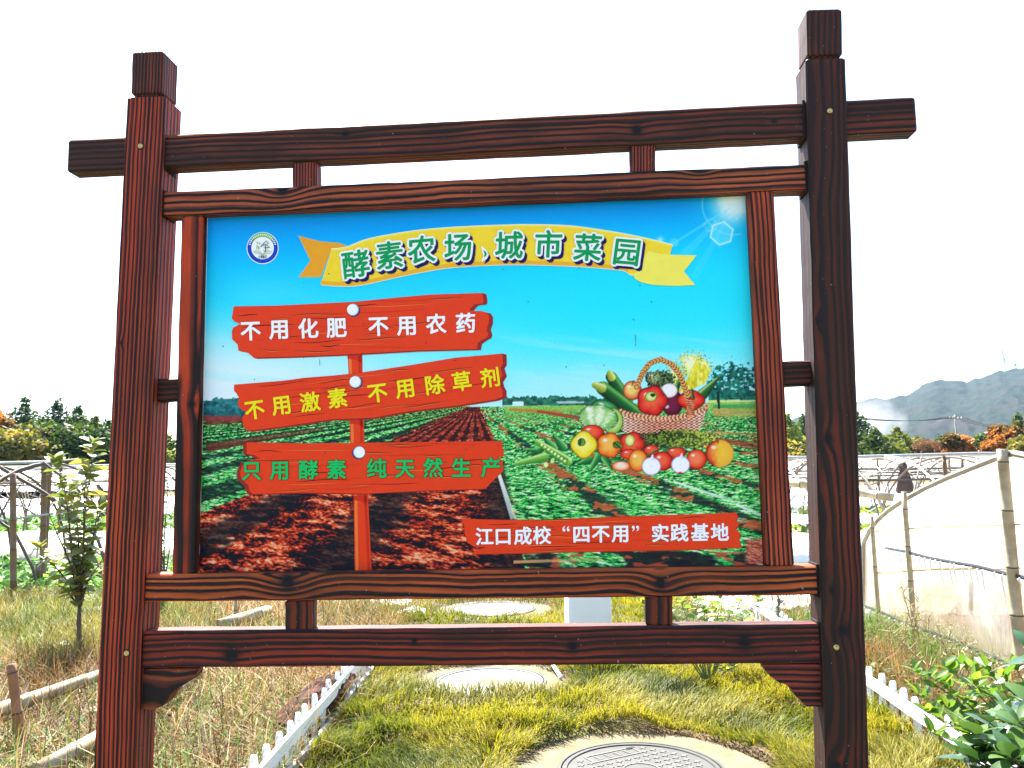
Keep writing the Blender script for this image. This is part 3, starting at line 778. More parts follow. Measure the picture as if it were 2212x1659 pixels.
ribbon('printed_ribbon_fold', midb, bot[:-8], I_yo, 0.0010)
ribbon('printed_ribbon_light', top, [(x, y + 5) for x, y in top], I_yl, 0.0010)
for seg in (top, bot):   # fine pale outline
    ribbon('printed_ribbon_outline', seg, [(x, y + 1.1) for x, y in seg], I_wh, 0.0012)
art('printed_ribbon_end', [[c2(1265, 445), c2(1350, 465), c2(1450, 476), c2(1630, 480), c2(1535, 600), c2(1620, 700), c2(1500, 707), c2(1400, 705), c2(1300, 698), c2(1220, 680), c2(1175, 655), c2(1158, 625), c2(1200, 570)]], I_yl, 0.0013)

# planks of the printed finger post
I_red = inks('ink_plank_red', (238, 66, 28)); I_rd = inks('ink_plank_side', (158, 44, 42)); I_dk = inks('ink_plank_grain', (92, 20, 24)); I_or = inks('ink_plank_highlight', (255, 132, 60)); I_r2 = inks('ink_plank_shade', (214, 48, 24))
poleL = [(988, -90), (1000, 200), (1012, 700), (1032, 950), (1040, 1445)]; poleR = [(1088, -90), (1092, 200), (1104, 700), (1126, 950), (1150, 1445)]
pole = [c4(*p) for p in poleL] + [c4(*p) for p in poleR[::-1]]
art('printed_pole', [pole], I_red, 0.0004)
art('printed_pole_light', [[c4(x + 6, y) for x, y in poleL] + [c4(x + 24, y) for x, y in poleL[::-1]]], inks('ink_pole_light', (250, 122, 56)), 0.0007)
art('printed_pole_shade', [[c4(x - 26, y) for x, y in poleR] + [c4(x - 8, y) for x, y in poleR[::-1]], [c4(990, 28), c4(1086, 28), c4(1090, 84), c4(1050, 60), c4(992, 50)], [c4(1008, 445), c4(1100, 440), c4(1100, 505), c4(1060, 480), c4(1010, 480)], [c4(1032, 950), c4(1124, 946), c4(1120, 1020), c4(1080, 985), c4(1034, 980)]], I_r2, 0.0008)
def plank(face, side_shift, quad, seed, cfun):
    P = [cfun(*p) for p in face]; r_ = random.Random(seed)
    sx, sy = side_shift
    # side: hull-like sweep of the face outline
    M = MB(); n = len(P)
    for k in range(n):
        a = P[k]; b = P[(k + 1) % n]
        M.poly([B(a[0], a[1], 0.0011), B(b[0], b[1], 0.0011), B(b[0] + sx, b[1] + sy, 0.0011), B(a[0] + sx, a[1] + sy, 0.0011)])
    g = place('printed_plank_side', M.mesh('printed_plank_side', I_rd), panel)
    f = art('printed_plank', [P], I_red, 0.0015)
    tl, tr, br, bl = [cfun(*p) for p in quad]
    def pt(a, b):
        return tuple((tl[i] * (1 - a) + tr[i] * a) * (1 - b) + (bl[i] * (1 - a) + br[i] * a) * b for i in (0, 1))
    D = []; O = []; S = []
    for k in range(26):
        b = (k + 0.5) / 26 + r_.uniform(-.02, .02); b = min(max(b, .04), .96)
        L = r_.uniform(.06, .22) if k % 3 else r_.uniform(.18, .4); a0 = r_.uniform(.01, .97 - L); w = r_.uniform(1.0, 2.0) * (1 if k % 3 else 0.7)
        ph = r_.uniform(0, 6); amp = r_.uniform(.004, .02); m_ = 12; up = []; dn = []; du = []
        for j in range(m_ + 1):
            t = j / m_; x, y = pt(a0 + L * t, b + amp * math.sin(ph + t * 5)); ww = w * math.sin(math.pi * min(max(t, .02), .98)) ** 0.6
            up.append((x, y - ww / 2)); dn.append((x, y + ww / 2)); du.append((x, y + ww / 2 + 1.2 * math.sin(math.pi * t)))
        (D if k % 3 else S).append(up + dn[::-1])
        if k % 2: O.append(dn + du[::-1])
    art('printed_grain', D, I_dk, 0.0020); art('printed_grain_light', O, I_or, 0.0019); art('printed_grain_shade', S, I_r2, 0.0018)
P1 = [(208, 685), (500, 680), (1000, 655), (1300, 625), (1500, 608), (1840, 597), (1848, 640), (1845, 665), (1790, 672), (1770, 690), (1755, 710), (1790, 716), (1830, 715), (1870, 725), (1885, 750), (1884, 790), (1870, 830), (1880, 865), (1875, 885), (1840, 905), (1812, 925), (1805, 965), (1600, 970), (1400, 975), (960, 1000), (600, 1015), (340, 1022), (315, 1000), (300, 987), (240, 975), (235, 935), (210, 912), (199, 900), (197, 850), (205, 825), (252, 800), (215, 785), (196, 765), (203, 720)]
plank(P1, (8.5, 2.5), [(215, 690), (1840, 605), (1830, 955), (235, 1010)], 5, c1)
P2 = [(248, 222), (560, 197), (620, 190), (700, 178), (1000, 155), (1400, 95), (1700, 45), (2010, 18), (2012, 85), (1997, 110), (2012, 160), (1987, 200), (1997, 235), (2010, 255), (2010, 300), (1960, 320), (1700, 360), (1400, 395), (1150, 440), (880, 450), (600, 492), (340, 525), (310, 500), (300, 440), (328, 402), (290, 380), (272, 350), (282, 310), (265, 280), (248, 262)]
plank(P2, (8.5, 2.5), [(255, 228), (2005, 30), (2005, 300), (315, 515)], 8, c4)
P3 = [(330, 600), (700, 607), (1000, 605), (1400, 600), (2005, 592), (2012, 640), (2022, 690), (1975, 702), (2010, 722), (2014, 790), (1990, 812), (1960, 840), (1922, 878), (1900, 905), (1500, 917), (1100, 937), (700, 930), (370, 940), (348, 915), (342, 882), (296, 840), (288, 800), (300, 760), (320, 730), (380, 715), (418, 705), (382, 685), (332, 675)]
plank(P3, (-8.0, 2.0), [(335, 608), (2005, 598), (2000, 900), (340, 932)], 11, c4)
P4 = [(85, 365), (360, 372), (600, 370), (1000, 355), (1300, 345), (1600, 335), (1882, 325), (1896, 350), (1880, 380), (1902, 402), (1880, 430), (1912, 465), (1900, 500), (1917, 553), (1500, 570), (900, 580), (500, 590), (150, 597), (175, 570), (240, 552), (160, 545), (120, 520), (105, 470), (98, 400)]
plank(P4, (1.5, 1.2), [(95, 372), (1885, 332), (1905, 545), (170, 590)], 14, c5)
def circ(cx, cy, r, n=28, sq=1.0, a0=0, a1=2 * math.pi): return [(cx + r * math.cos(a0 + (a1 - a0) * k / n), cy + r * sq * math.sin(a0 + (a1 - a0) * k / n)) for k in range(n if a1 - a0 > 6.2 else n + 1)]
I_nv = inks('ink_navy', (30, 26, 92)); I_bl = inks('ink_logo_blue', (18, 70, 196))
for cx, cy, s in ((*c1(990, 707), 1), (*c4(1043, 203), 1), (*c4(1072, 665), -1)):
    art('printed_pin_shadow', [circ(cx + 2.2 * s, cy + 1.6, 13.8)], I_nv, 0.0024); art('printed_pin_ring', [circ(cx + .8 * s, cy + .4, 13.0)], inks('ink_pin_grey', (150, 190, 200)), 0.0027)
    art('printed_pin', [circ(cx, cy, 11.6)], I_wh, 0.0030)

# lettering
_gl = {}
def glyph(ch, off):
    if (ch, off) not in _gl:
        cu_ = bpy.data.curves.new('t', 'FONT'); cu_.body = ch; cu_.size = 1; cu_.offset = off; cu_.resolution_u = 3
        o = bpy.data.objects.new('t', cu_); COL.objects.link(o); bpy.context.view_layer.update()
        me = bpy.data.meshes.new_from_object(o.evaluated_get(bpy.context.evaluated_depsgraph_get()))
        v = [tuple(a.co) for a in me.vertices]; f = [tuple(p.vertices) for p in me.polygons]
        bpy.data.objects.remove(o); bpy.data.curves.remove(cu_); bpy.data.meshes.remove(me)
        _gl[(ch, off)] = (v, f)
    return _gl[(ch, off)]
def letters(name, items, size, mat, off, lift, rot=0.0, dx=0, dy=0, cen=(0.5, 0.38), sx=1.0, shear=0.0):
    for it in items:
        ch, x, y = it[:3]; rt = it[3] if len(it) > 3 else rot
        v, f = glyph(ch, 0.0); M = MB(); c, s = math.cos(rt), math.sin(rt)
        rings = [(0, 0)] + [(off * math.cos(k * math.pi / 5), off * math.sin(k * math.pi / 5)) for k in range(10)] if off > 0 else [(0, 0)]
        if off > 0.05: rings += [(off * .5 * math.cos(k * math.pi / 3), off * .5 * math.sin(k * math.pi / 3)) for k in range(6)]
        for q_, (ox, oy) in enumerate(rings):      # strokes of heavy type: the outline thickened all round
            b = M.n()
            for a in v:
                gx = (a[0] + ox - cen[0] + shear * (a[1] - cen[1])) * size * sx; gy = -(a[1] + oy - cen[1]) * size
                M.v.append(B(x + dx + gx * c + gy * s, y + dy - gx * s + gy * c, lift + 0.000025 * q_))
            M.f += [tuple(i + b for i in t) for t in f]
        place(name, M.mesh(name, mat), panel)
L1 = [(ch, *c1(x, y)) for ch, x, y in (('不', 322, 845), ('用', 510, 835), ('化', 700, 830), ('肥', 885, 825), ('不', 1160, 815), ('用', 1348, 810), ('农', 1538, 800), ('药', 1732, 795))]
L2 = [(ch, *c4(x, y)) for ch, x, y in (('不', 385, 385), ('用', 562, 355), ('激', 748, 335), ('素', 928, 310), ('不', 1190, 275), ('用', 1373, 245), ('除', 1565, 222), ('草', 1742, 200), ('剂', 1930, 175))]
L3 = [(ch, *c4(x, y)) for ch, x, y in (('只', 365, 785), ('用', 550, 782), ('酵', 737, 780), ('素', 922, 777), ('纯', 1185, 770), ('天', 1370, 770), ('然', 1555, 767), ('生', 1740, 767), ('产', 1935, 765))]
L4 = [(ch, *c5(x, y)) for ch, x, y in (('江', 233, 480), ('口', 355, 478), ('成', 485, 475), ('校', 610, 472), ('四', 868, 465), ('不', 995, 462), ('用', 1125, 460), ('实', 1385, 458), ('践', 1510, 455), ('基', 1645, 453), ('地', 1775, 452))]
letters('lettering', L1, 45, I_wh, 0.026, 0.0034, R(2.2))
letters('lettering', L2, 44, inks('ink_letter_yellow', (248, 236, 30)), 0.024, 0.0034, R(7.6))
letters('lettering_edge', L3, 44, I_dk, 0.048, 0.0026, R(0.3))
letters('lettering', L3, 44, inks('ink_letter_green', (24, 196, 98)), 0.024, 0.0034, R(0.3))
letters('lettering', L4, 40, I_wh, 0.026, 0.0034, R(1.0))
for x, y, sg in ((768, 432, 1), (1222, 425, -1)):
    X, Y = c5(x, y); P = []
    for k in (-4.6, 4.6):
        P.append(circ(X + k, Y + 2 * sg, 3.1, 12)); P.append([(X + k - 3.1 * sg, Y + 2 * sg), (X + k - 2.6 * sg, Y - 3.5 * sg), (X + k + 1.6 * sg, Y - 7.0 * sg), (X + k + 2.0 * sg, Y - 5.2 * sg), (X + k - 0.2 * sg, Y - 2.5 * sg), (X + k + .4 * sg, Y + 1 * sg)])
    M = MB()
    for i_, p_ in enumerate(P): M.poly([B(a, b, 0.0034 + 0.0001 * (i_ % 2)) for a, b in p_])
    place('lettering', M.mesh('lettering', I_wh), panel)
LT = [('酵', *c1(1010, 408), R(9)), ('素', *c1(1232, 350), R(7)), ('农', *c1(1442, 312), R(5)), ('场', *c1(1682, 297), R(3)), ('城', *c2(237, 405), R(1)), ('市', *c2(530, 397), R(0)), ('菜', *c2(822, 422), R(-3)), ('园', *c2(1112, 455), R(-5))]
I_gr = inks('ink_title_green', (10, 158, 88))
for k in range(3): letters('title_shadow', LT, 62, I_nv, 0.085, 0.0016 + k * 0.0002, dx=2.5 + 1.6 * k, dy=2.5 + 1.9 * k, shear=0.05)
letters('title_outline', LT, 62, I_wh, 0.092, 0.0024, shear=0.05)
letters('title_lettering', LT, 62, I_gr, 0.020, 0.0031, shear=0.05)
cm = [(-7, -12), (1, -6), (5, 2), (2, 9), (-6, 14), (-3, 4)]
X, Y = 1049, 548
art('title_shadow', [[(X + 5 + a * 1.25, Y + 6 + b * 1.2) for a, b in cm]], I_nv, 0.0017); art('title_outline', [[(X + a * 1.45, Y + b * 1.35) for a, b in cm]], I_wh, 0.0025); art('title_lettering', [[(X + a * .62, Y + b * .62) for a, b in cm]], I_gr, 0.0033)

# round school emblem
LX, LY = c1(398, 302)
I_gn = inks('ink_logo_green', (108, 200, 60)); I_lg = inks('ink_logo_pale_green', (150, 190, 110))
def annulus(cx, cy, r0, r1, a0, a1, mat, lift, name, n=40):
    M = MB()
    for k in range(n + 1):
        a = a0 + (a1 - a0) * k / n
        for r in (r0, r1): M.v.append(B(cx + r * math.cos(a), cy + r * math.sin(a), lift))
    for k in range(n): M.f.append((2 * k, 2 * k + 1, 2 * k + 3, 2 * k + 2))
    return place(name, M.mesh(name, mat), panel)
art('emblem_disc', [circ(LX, LY, 34.5, 44)], I_wh, 0.0005)
annulus(LX, LY, 24.5, 32.8, 0, 2 * math.pi, I_bl, 0.0009, 'emblem_ring')
annulus(LX, LY, 24.5, 32.8, R(208), R(335), inks('ink_logo_mid', (40, 150, 150)), 0.0012, 'emblem_arc'); annulus(LX, LY, 24.5, 32.8, R(225), R(315), I_gn, 0.0015, 'emblem_arc')
mk = []
for k in range(19):
    a = R(196 + 148 * k / 18); cx, cy = LX + 28.6 * math.cos(a), LY + 28.6 * math.sin(a); tx, ty = -math.sin(a), math.cos(a); ux, uy = math.cos(a), math.sin(a)
    mk.append([(cx + tx * s * 1.3 + ux * t * 2.2, cy + ty * s * 1.3 + uy * t * 2.2) for s, t in ((-1, -1), (.2, -1), (.2, -.2), (1, -.2), (1, 1), (-.4, 1), (-.4, .3), (-1, .3))])
art('emblem_marks', mk, I_wh, 0.0019)
def strokes(name, lines, w, mat, lift):
    P = []
    for L in lines:
        up = []; dn = []
        for i, p in enumerate(L):
            a = L[max(i - 1, 0)]; b = L[min(i + 1, len(L) - 1)]; dx, dy = b[0] - a[0], b[1] - a[1]; l = math.hypot(dx, dy) or 1
            nx_, ny_ = -dy / l * w / 2, dx / l * w / 2; up.append((LX + p[0] + nx_, LY + p[1] + ny_)); dn.append((LX + p[0] - nx_, LY + p[1] - ny_))
        P.append(up + dn[::-1])
    return art(name, P, mat, lift)
strokes('emblem_drawing', [[(-12, -13), (-10, -9)], [(-13, -6), (-11, -2), (-13, 2)], [(-7, -12), (-5, -8)], [(-9, -4), (-7, 0), (-9, 4)]], 2.0, I_lg, 0.0019)
strokes('emblem_drawing', [[(-4, -2), (3, -10), (8, -15), (13, -9), (9, -8)], [(1, -4), (6, -8), (13, -3)], [(3, 0), (16, -1)], [(6, -6), (7, 5)], [(3, 5), (5, 9), (8, 4)]], 1.5, inks('ink_logo_dark', (60, 84, 90)), 0.0022)
strokes('emblem_drawing', [[(-19, 9), (-14, 6), (-6, 8), (0, 14), (6, 8), (14, 6), (20, 9)], [(-17, 11), (-8, 11), (0, 16), (8, 11), (18, 11)]], 1.3, I_lg, 0.0019)
for k, ch in enumerate('1987'):
    letters('emblem_year', [(ch, LX - 6.6 + 4.8 * k, LY + 19.5)], 8.6, I_nv, 0.02, 0.0022, cen=(0.3, 0.35))
# dirt specks on the print
M = MB()
for k in range(46):
    x = rng.uniform(470, 1600); y = rng.uniform(480, 1000); r_ = rng.uniform(.5, 1.5)
    M.poly([B(a, b, 0.0038) for a, b in circ(x, y, r_, 7)])
for x, y, L in ((1372, 724, 16), (691, 777, 13), (1372, 742, 6)): M.poly([B(x, y, .0038), B(x + 1.1, y, .0038), B(x + 1.3, y + L, .0038), B(x + .4, y + L, .0038)])
place('dirt_specks', M.mesh('dirt_specks', inks('surface_tint', (40, 60, 70))), panel, kind='stuff')

# ================================================================== GROUND AND FAR SETTING
def gz(x, y):
    return 0.05 * (fbm(np.asarray(x) / 1.7, np.asarray(y) / 1.7, 301, 3) - 0.5) * (np.abs(x) < 40)
def gzf(x, y): return float(gz(np.array([x]), np.array([y]))[0])
tx = np.sinh(np.linspace(-6.2, 6.2, 241)) * 7.0; ty = np.sinh(np.linspace(-5.0, 6.4, 241)) * 6.0 + 4
TX, TY = np.meshgrid(tx, ty)
TZ = gz(TX, TY)
m, nt = new_mat('field_earth'); N = NT(nt); tc = N.n('ShaderNodeTexCoord').outputs['Object']
n1 = N.noise(tc, 0.35, 5, 0.6).outputs[0]; n2 = N.noise(tc, 9, 6, 0.7).outputs[0]; n3 = N.noise(tc, 60, 4, 0.7).outputs[0]
c = N.mix(N.ramp(n2, [(0.3, 0.0), (0.7, 1.0)]), (0.045, 0.028, 0.016), (0.15, 0.10, 0.055))
c = N.mix(N.ramp(n3, [(0.45, 0.0), (0.7, 0.7)]), c, (0.26, 0.20, 0.12))
c = N.mix(N.ramp(n1, [(0.50, 0.0), (0.60, 0.6)]), c, (0.10, 0.14, 0.03))
N.out(c, 0.95, N.bump(n3, 0.6, 0.02), 0.15); m_earth = m
iy, ix_ = TX.shape
ii = np.arange(iy * ix_).reshape(iy, ix_)
place('ground', np_mesh('ground', np.stack([TX, TY, TZ], -1).reshape(-1, 3), np.stack([ii[:-1, :-1], ii[:-1, 1:], ii[1:, 1:], ii[1:, :-1]], -1).reshape(-1, 4), m_earth, smooth=True), kind='structure')

# hills
prof = [(-1400, 840), (-1000, 740), (-700, 655), (-400, 575), (-150, 510), (0, 475), (100, 450), (160, 430), (240, 415), (330, 415), (385, 403), (445, 405), (480, 385), (560, 325), (620, 295), (655, 287), (700, 290), (750, 298), (800, 290), (870, 300), (900, 290), (930, 272), (960, 275), (1000, 255), (1040, 245), (1090, 222), (1150, 220), (1200, 210), (1270, 198), (1500, 150), (1800, 130), (2200, 190), (2800, 320), (3600, 560), (4400, 840)]
hp = []
for cx, cy in prof:
    P = on_depth(1819.3 + .3094 * cx, 727.7 + .3094 * cy, 1400.0); hp.append((P.x, max(P.z, 1.0)))
hx = np.linspace(hp[0][0], hp[-1][0], 420); hh = np.interp(hx, [p[0] for p in hp], [p[1] for p in hp])
hv = np.linspace(0, 1, 120)
HX, HV = np.meshgrid(hx, hv)
HY = 700 + 1250 * HV
up = np.clip(HV / 0.56, 0, 1); back = np.clip((HV - 0.56) / 0.44, 0, 1)
shape = np.where(HV < 0.56, up ** 0.9 * (0.82 + 0.18 * up), 1 - back ** 1.3)
rid = 1 - np.abs(2 * fbm(HX / 150 + 0.25 * HY / 150, HY / 330, 401, 4) - 1)
HZ = hh[None, :] * shape + (rid - 0.7) * 34 * np.sin(np.clip(up, 0, 1) * math.pi) * (hh[None, :] / 180) + (fbm(HX / 14, HY / 14, 402, 3) - 0.5) * 9 * (shape > 0.02) - 3
PXs = HX * (HY / 1400)      # the range widens away from us
m, nt = new_mat('wooded_hillside'); N = NT(nt); tc = N.n('ShaderNodeTexCoord').outputs['Object']
a = N.noise(tc, 0.012, 5, 0.6).outputs[0]; b = N.noise(tc, 0.09, 5, 0.7).outputs[0]
c = N.mix(N.ramp(b, [(0.35, 0.0), (0.68, 1.0)]), (0.004, 0.010, 0.008), (0.014, 0.021, 0.015))
c = N.mix(N.ramp(a, [(0.50, 0.0), (0.62, 0.7)]), c, (0.022, 0.017, 0.017))
r_ = N.noise(tc, 0.02, 4, 0.6).outputs[0]
c = N.mix(N.ramp(r_, [(0.67, 0.0), (0.72, 1.0)]), c, (0.06, 0.05, 0.05))
N.out(c, 0.95, N.bump(b, 1.0, 3.0), 0.1)
ii = np.arange(HX.size).reshape(HX.shape)
place('hills', np_mesh('hills', np.stack([PXs, HY, HZ], -1).reshape(-1, 3), np.stack([ii[:-1, :-1], ii[:-1, 1:], ii[1:, 1:], ii[1:, :-1]], -1).reshape(-1, 4), m, smooth=True), kind='structure')

# mast on the ridge
m_steel = plain('grey_mast_steel', (0.35, 0.36, 0.38), 0.5, metal=0.6)
def mast(xb, yb, ytop, label, lean=0.0, plat=True):
    base = on_depth(xb, yb, 1400.0); topz = on_depth(xb, ytop, 1400.0).z; H = topz - base.z
    t = empty('radio_mast', base, label=label, cat='radio mast')
    M = MB()
    for sx, sy in ((-1, -1), (1, -1), (1, 1), (-1, 1)):
        M.tube([(sx * 3.2, sy * 3.2, -4), (sx * 1.2, sy * 1.2, H * 0.36), (sx * .4 - lean, sy * .4, H * .75)], [.5, .4, .3], 5)
    for k in range(6):
        z = H * .36 * k / 6; w = 3.2 - 2 * k / 6
        for p, q_ in (((-w, -w), (w, -w)), ((w, -w), (w, w)), ((w, w), (-w, w)), ((-w, w), (-w, -w))):
            M.tube([(*p, z), (*q_, z + H * .06)], .25, 4)
    place('lattice', M.mesh('lattice', m_steel), t)
    M = MB(); M.tube([(-lean, 0, H * .72), (-lean * 1.6, 0, H)], [.55, .3], 6); place('antenna', M.mesh('antenna', m_steel), t)
    if plat:
        M = MB(); M.lathe([(0, H * .34), (3.8, H * .34), (3.8, H * .36), (0, H * .36)], 10); M.lathe([(0, H * .40), (2.4, H * .40), (2.4, H * .42), (0, H * .42)], 10)
        place('platform', M.mesh('platform', m_steel), t)
        M = MB(); M.box(-2.0, -.5, -1, 1, H * .84, H * .9); place('aerial_box', M.mesh('aerial_box', m_steel), t)
mast(2171, 796, 743, 'tall lattice radio mast standing on the ridge of the hill', lean=2.5)
mast(2192.5, 790, 779, 'tiny second mast on the ridge, right of the tall lattice mast', plat=False)

# ------------------------------------------------------------------ trees behind the greenhouses
m_fol = leafy('tree_foliage', rough=0.6, trans=0.30, spec=0.2)
m_bark = plain('tree_bark', (0.09, 0.065, 0.05), 0.9, scale=12, bump=0.6, bdist=0.02)
def crown_mesh(seed, lobes, n, size, pal, twig=False):
    r_ = np.random.default_rng(seed); L = np.array(lobes); vol = L[:, 3] * L[:, 4] * L[:, 5]
    vol = vol ** 0.42; k = r_.choice(len(L), n, p=vol / vol.sum())
    d = r_.normal(size=(n, 3)); d /= np.linalg.norm(d, axis=1)[:, None]
    rad = 0.45 + 0.62 * r_.random(n) ** 0.5
    rad *= 0.80 + 0.45 * vnoise(d[:, 0] * 2.6 + L[k, 0], d[:, 2] * 2.6 + L[k, 2] + d[:, 1] * 1.7, seed)
    P = L[k, :3] + d * rad[:, None] * L[k, 3:6]
    s = size * (0.6 + 0.8 * r_.random(n))
    a = r_.normal(size=(n, 3)) * (1, 1, .5) + d * .3; a /= np.linalg.norm(a, axis=1)[:, None]
    b = np.cross(a, r_.normal(size=(n, 3))); b /= np.linalg.norm(b, axis=1)[:, None]
    w = 0.08 if twig else 0.55
    V = np.stack([P - a * s[:, None], P + b * (s * w)[:, None], P + a * s[:, None], P - b * (s * w)[:, None]], 1).reshape(-1, 3)
    Q = np.arange(4 * n).reshape(n, 4)
    pal = np.array(pal, float); t = np.clip(vnoise(P[:, 0] * .9 + P[:, 1] * .5, P[:, 2] * .9, seed + 5) * .9 + r_.random(n) * .45 - .12, 0, .999) * (len(pal) - 1)
    i0 = t.astype(int); f = (t - i0)[:, None]; C = pal[i0] * (1 - f) + pal[np.minimum(i0 + 1, len(pal) - 1)] * f
    return V, Q, np.repeat(C, 4, 0)
def cone_lobes(r, H, R_, seed, z0=0.08):
    rr = random.Random(seed); out = []
    for k in range(8):
        t = k / 7; z = H * (z0 + (1 - z0) * t * 0.95); w = R_ * 1.1 * (1 - t) ** 0.55 + .45
        for j in range(3 if t < .8 else 2):
            a = rr.uniform(0, 6.28); o = w * .42 if t < .8 else 0
            out.append((o * math.cos(a), o * math.sin(a), z, w * .78, w * .78, H * .15))
    return out
def round_lobes(H, R_, seed, n=9):
    rr = random.Random(seed); out = [(0, 0, H * .58, R_ * .7, R_ * .7, H * .34)]
    for k in range(n):
        a = rr.uniform(0, 6.28); z = rr.uniform(.25, .86); w = R_ * rr.uniform(.34, .55); o = R_ * .62 * (1 - abs(z - .5))
        out.append((o * math.cos(a), o * math.sin(a), H * z, w, w, w * .75))
    return out
G1 = [(.008, .022, .009), (.022, .050, .016), (.055, .092, .024), (.12, .15, .035)]
G2 = [(.014, .034, .010), (.038, .072, .018), (.09, .125, .03), (.18, .18, .045)]
G3 = [(.03, .06, .015), (.09, .15, .03), (.22, .26, .05), (.34, .32, .09)]
O1 = [(.03, .035, .01), (.12, .07, .02), (.34, .12, .035), (.44, .20, .05)]
RB = [(.10, .05, .03), (.20, .10, .06), (.28, .15, .09)]
YB = [(.03, .04, .012), (.09, .095, .02), (.18, .165, .035), (.30, .20, .05)]
def far_tree(x, ytop, wpx, dist, kind, pal, label, ybase=None, n=2600, size=.2, seed=0):
    P = on_depth(x, ytop, dist); H = P.z; Rr = wpx * (.80 if kind == 'cone' else .56) / F_PX * dist
    t = empty('tree', (P.x, dist, 0), label=label, cat='tree', group='trees beyond the greenhouses')
    lob = cone_lobes(0, H * .97, Rr, seed) if kind == 'cone' else round_lobes(H, Rr, seed)
    V, Q, C = crown_mesh(seed, lob, n, size, pal, kind == 'twig')
    place('foliage', np_mesh('foliage', V, Q, m_fol, C), t, kind='stuff')
    M = MB(); rr = random.Random(seed); M.tube([(0, 0, -.2), (.05, 0, H * .3), (0, .05, H * .55), (0, 0, H * .85)], [H * .028, H * .022, H * .014, H * .004], 7)
    for k in range(6):
        a = rr.uniform(0, 6.28); z = H * rr.uniform(.2, .6)
        M.tube([(0, 0, z), (Rr * .3 * math.cos(a), Rr * .3 * math.sin(a), z + H * .09), (Rr * .6 * math.cos(a), Rr * .6 * math.sin(a), z + H * .2)], [H * .011, H * .008, H * .003], 5)
    place('trunk', M.mesh('trunk', m_bark), t)
far = [
 (-6, 882, 100, 62, 'round', O1, 'orange and green tree at the left edge of the tree belt'),
 (54, 870, 95, 66, 'cone', G1, 'dark pointed tree just right of the orange tree at the left edge'),
 (126, 872, 100, 66, 'cone', G1, 'tall dark pointed tree in the middle of the left tree belt'),
 (168, 888, 70, 68, 'cone', G1, 'narrow dark tree with a double tip left of the sign post'),
 (206, 910, 80, 66, 'cone', G2, 'lighter green pointed tree close beside the left sign post'),
 (232, 920, 60, 68, 'cone', G1, 'low dark tree whose right half is cut by the left sign post'),
 (132, 905, 150, 57, 'round', G2, 'bushy olive green tree in front of the dark pointed trees'),
 (30, 912, 150, 55, 'round', YB, 'low yellowish bushy tree at the foot of the left tree belt'),
 (205, 928, 120, 56, 'round', G1, 'low dark bushy tree in front of the belt beside the left sign post'),
 (84, 902, 110, 61, 'round', G1, 'dark rounded tree filling the dip between the two pointed trees at left'),
 (-70, 880, 150, 62, 'round', G1, 'dark rounded tree beyond the left edge of the tree belt'),
 (-170, 900, 150, 64, 'cone', G2, 'green pointed tree far out on the left of the belt'),
 (364, 946, 55, 78, 'cone', G3, 'small pale green tree seen in the gap beside the left sign post'),
 (300, 950, 80, 80, 'round', G2, 'pale tree right behind the left sign post'),
 (1700, 903, 70, 80, 'cone', G3, 'pale green tree in the gap left of the right sign post'),
 (1736, 906, 70, 84, 'cone', G2, 'green pointed tree touching the right sign post on its left'),
 (1838, 880, 90, 80, 'cone', G1, 'dark tree half hidden behind the right sign post'),
 (1893, 932, 80, 76, 'cone', G2, 'rounded green tree under the smoke right of the sign post'),
 (1937, 929, 80, 78, 'cone', G2, 'green tree with a blunt tip, second right of the sign post'),
 (1975, 944, 70, 84, 'round', YB, 'low yellow green bush between green tree and bare reddish tree'),
 (2012, 950, 84, 76, 'twig', RB, 'reddish brown bare twiggy tree in the right tree belt'),
 (2040, 934, 70, 88, 'round', G1, 'dark green tree behind the bare reddish tree'),
 (2072, 932, 72, 74, 'round', O1, 'bright orange tree below the utility pole'),
 (2120, 931, 84, 80, 'round', G1, 'dark rounded tree right of the bright orange tree'),
 (2172, 914, 84, 72, 'round', O1, 'large orange red tree near the right edge'),
 (2198, 902, 36, 82, 'cone', G1, 'dark tip of a tree showing above the large orange red tree'),
 (2212, 938, 70, 66, 'round', YB, 'yellow green bush at the right edge in front of the orange tree'),
 (2262, 910, 90, 72, 'round', O1, 'orange tree beyond the right edge of the belt'),
 (2330, 900, 100, 76, 'cone', G1, 'dark green tree far out on the right'),
]
for k, a in enumerate(far):
    far_tree(*a, seed=500 + k, n=6500 if a[4] != 'twig' else 4600, size=.19 if a[4] != 'twig' else .34)
k = 0
names_k = ['first', 'second', 'third', 'fourth', 'fifth', 'sixth', 'seventh', 'eighth', 'ninth', 'tenth', 'eleventh', 'twelfth', 'thirteenth', 'fourteenth', 'fifteenth']
for x in range(440, 1680, 88):      # the belt goes on behind the panel
    k += 1
    far_tree(x, 925 + 20 * math.sin(x), 190, 72 + 8 * math.cos(x), 'cone' if k % 2 else 'round', (G3, G1, G2, YB)[k % 4], ('pale green', 'dark pointed', 'rounded green', 'olive pointed')[k % 4] + ' tree of the belt hidden behind the printed panel, ' + names_k[k - 1] + ' from the left post', seed=700 + k, n=2600, size=.25)

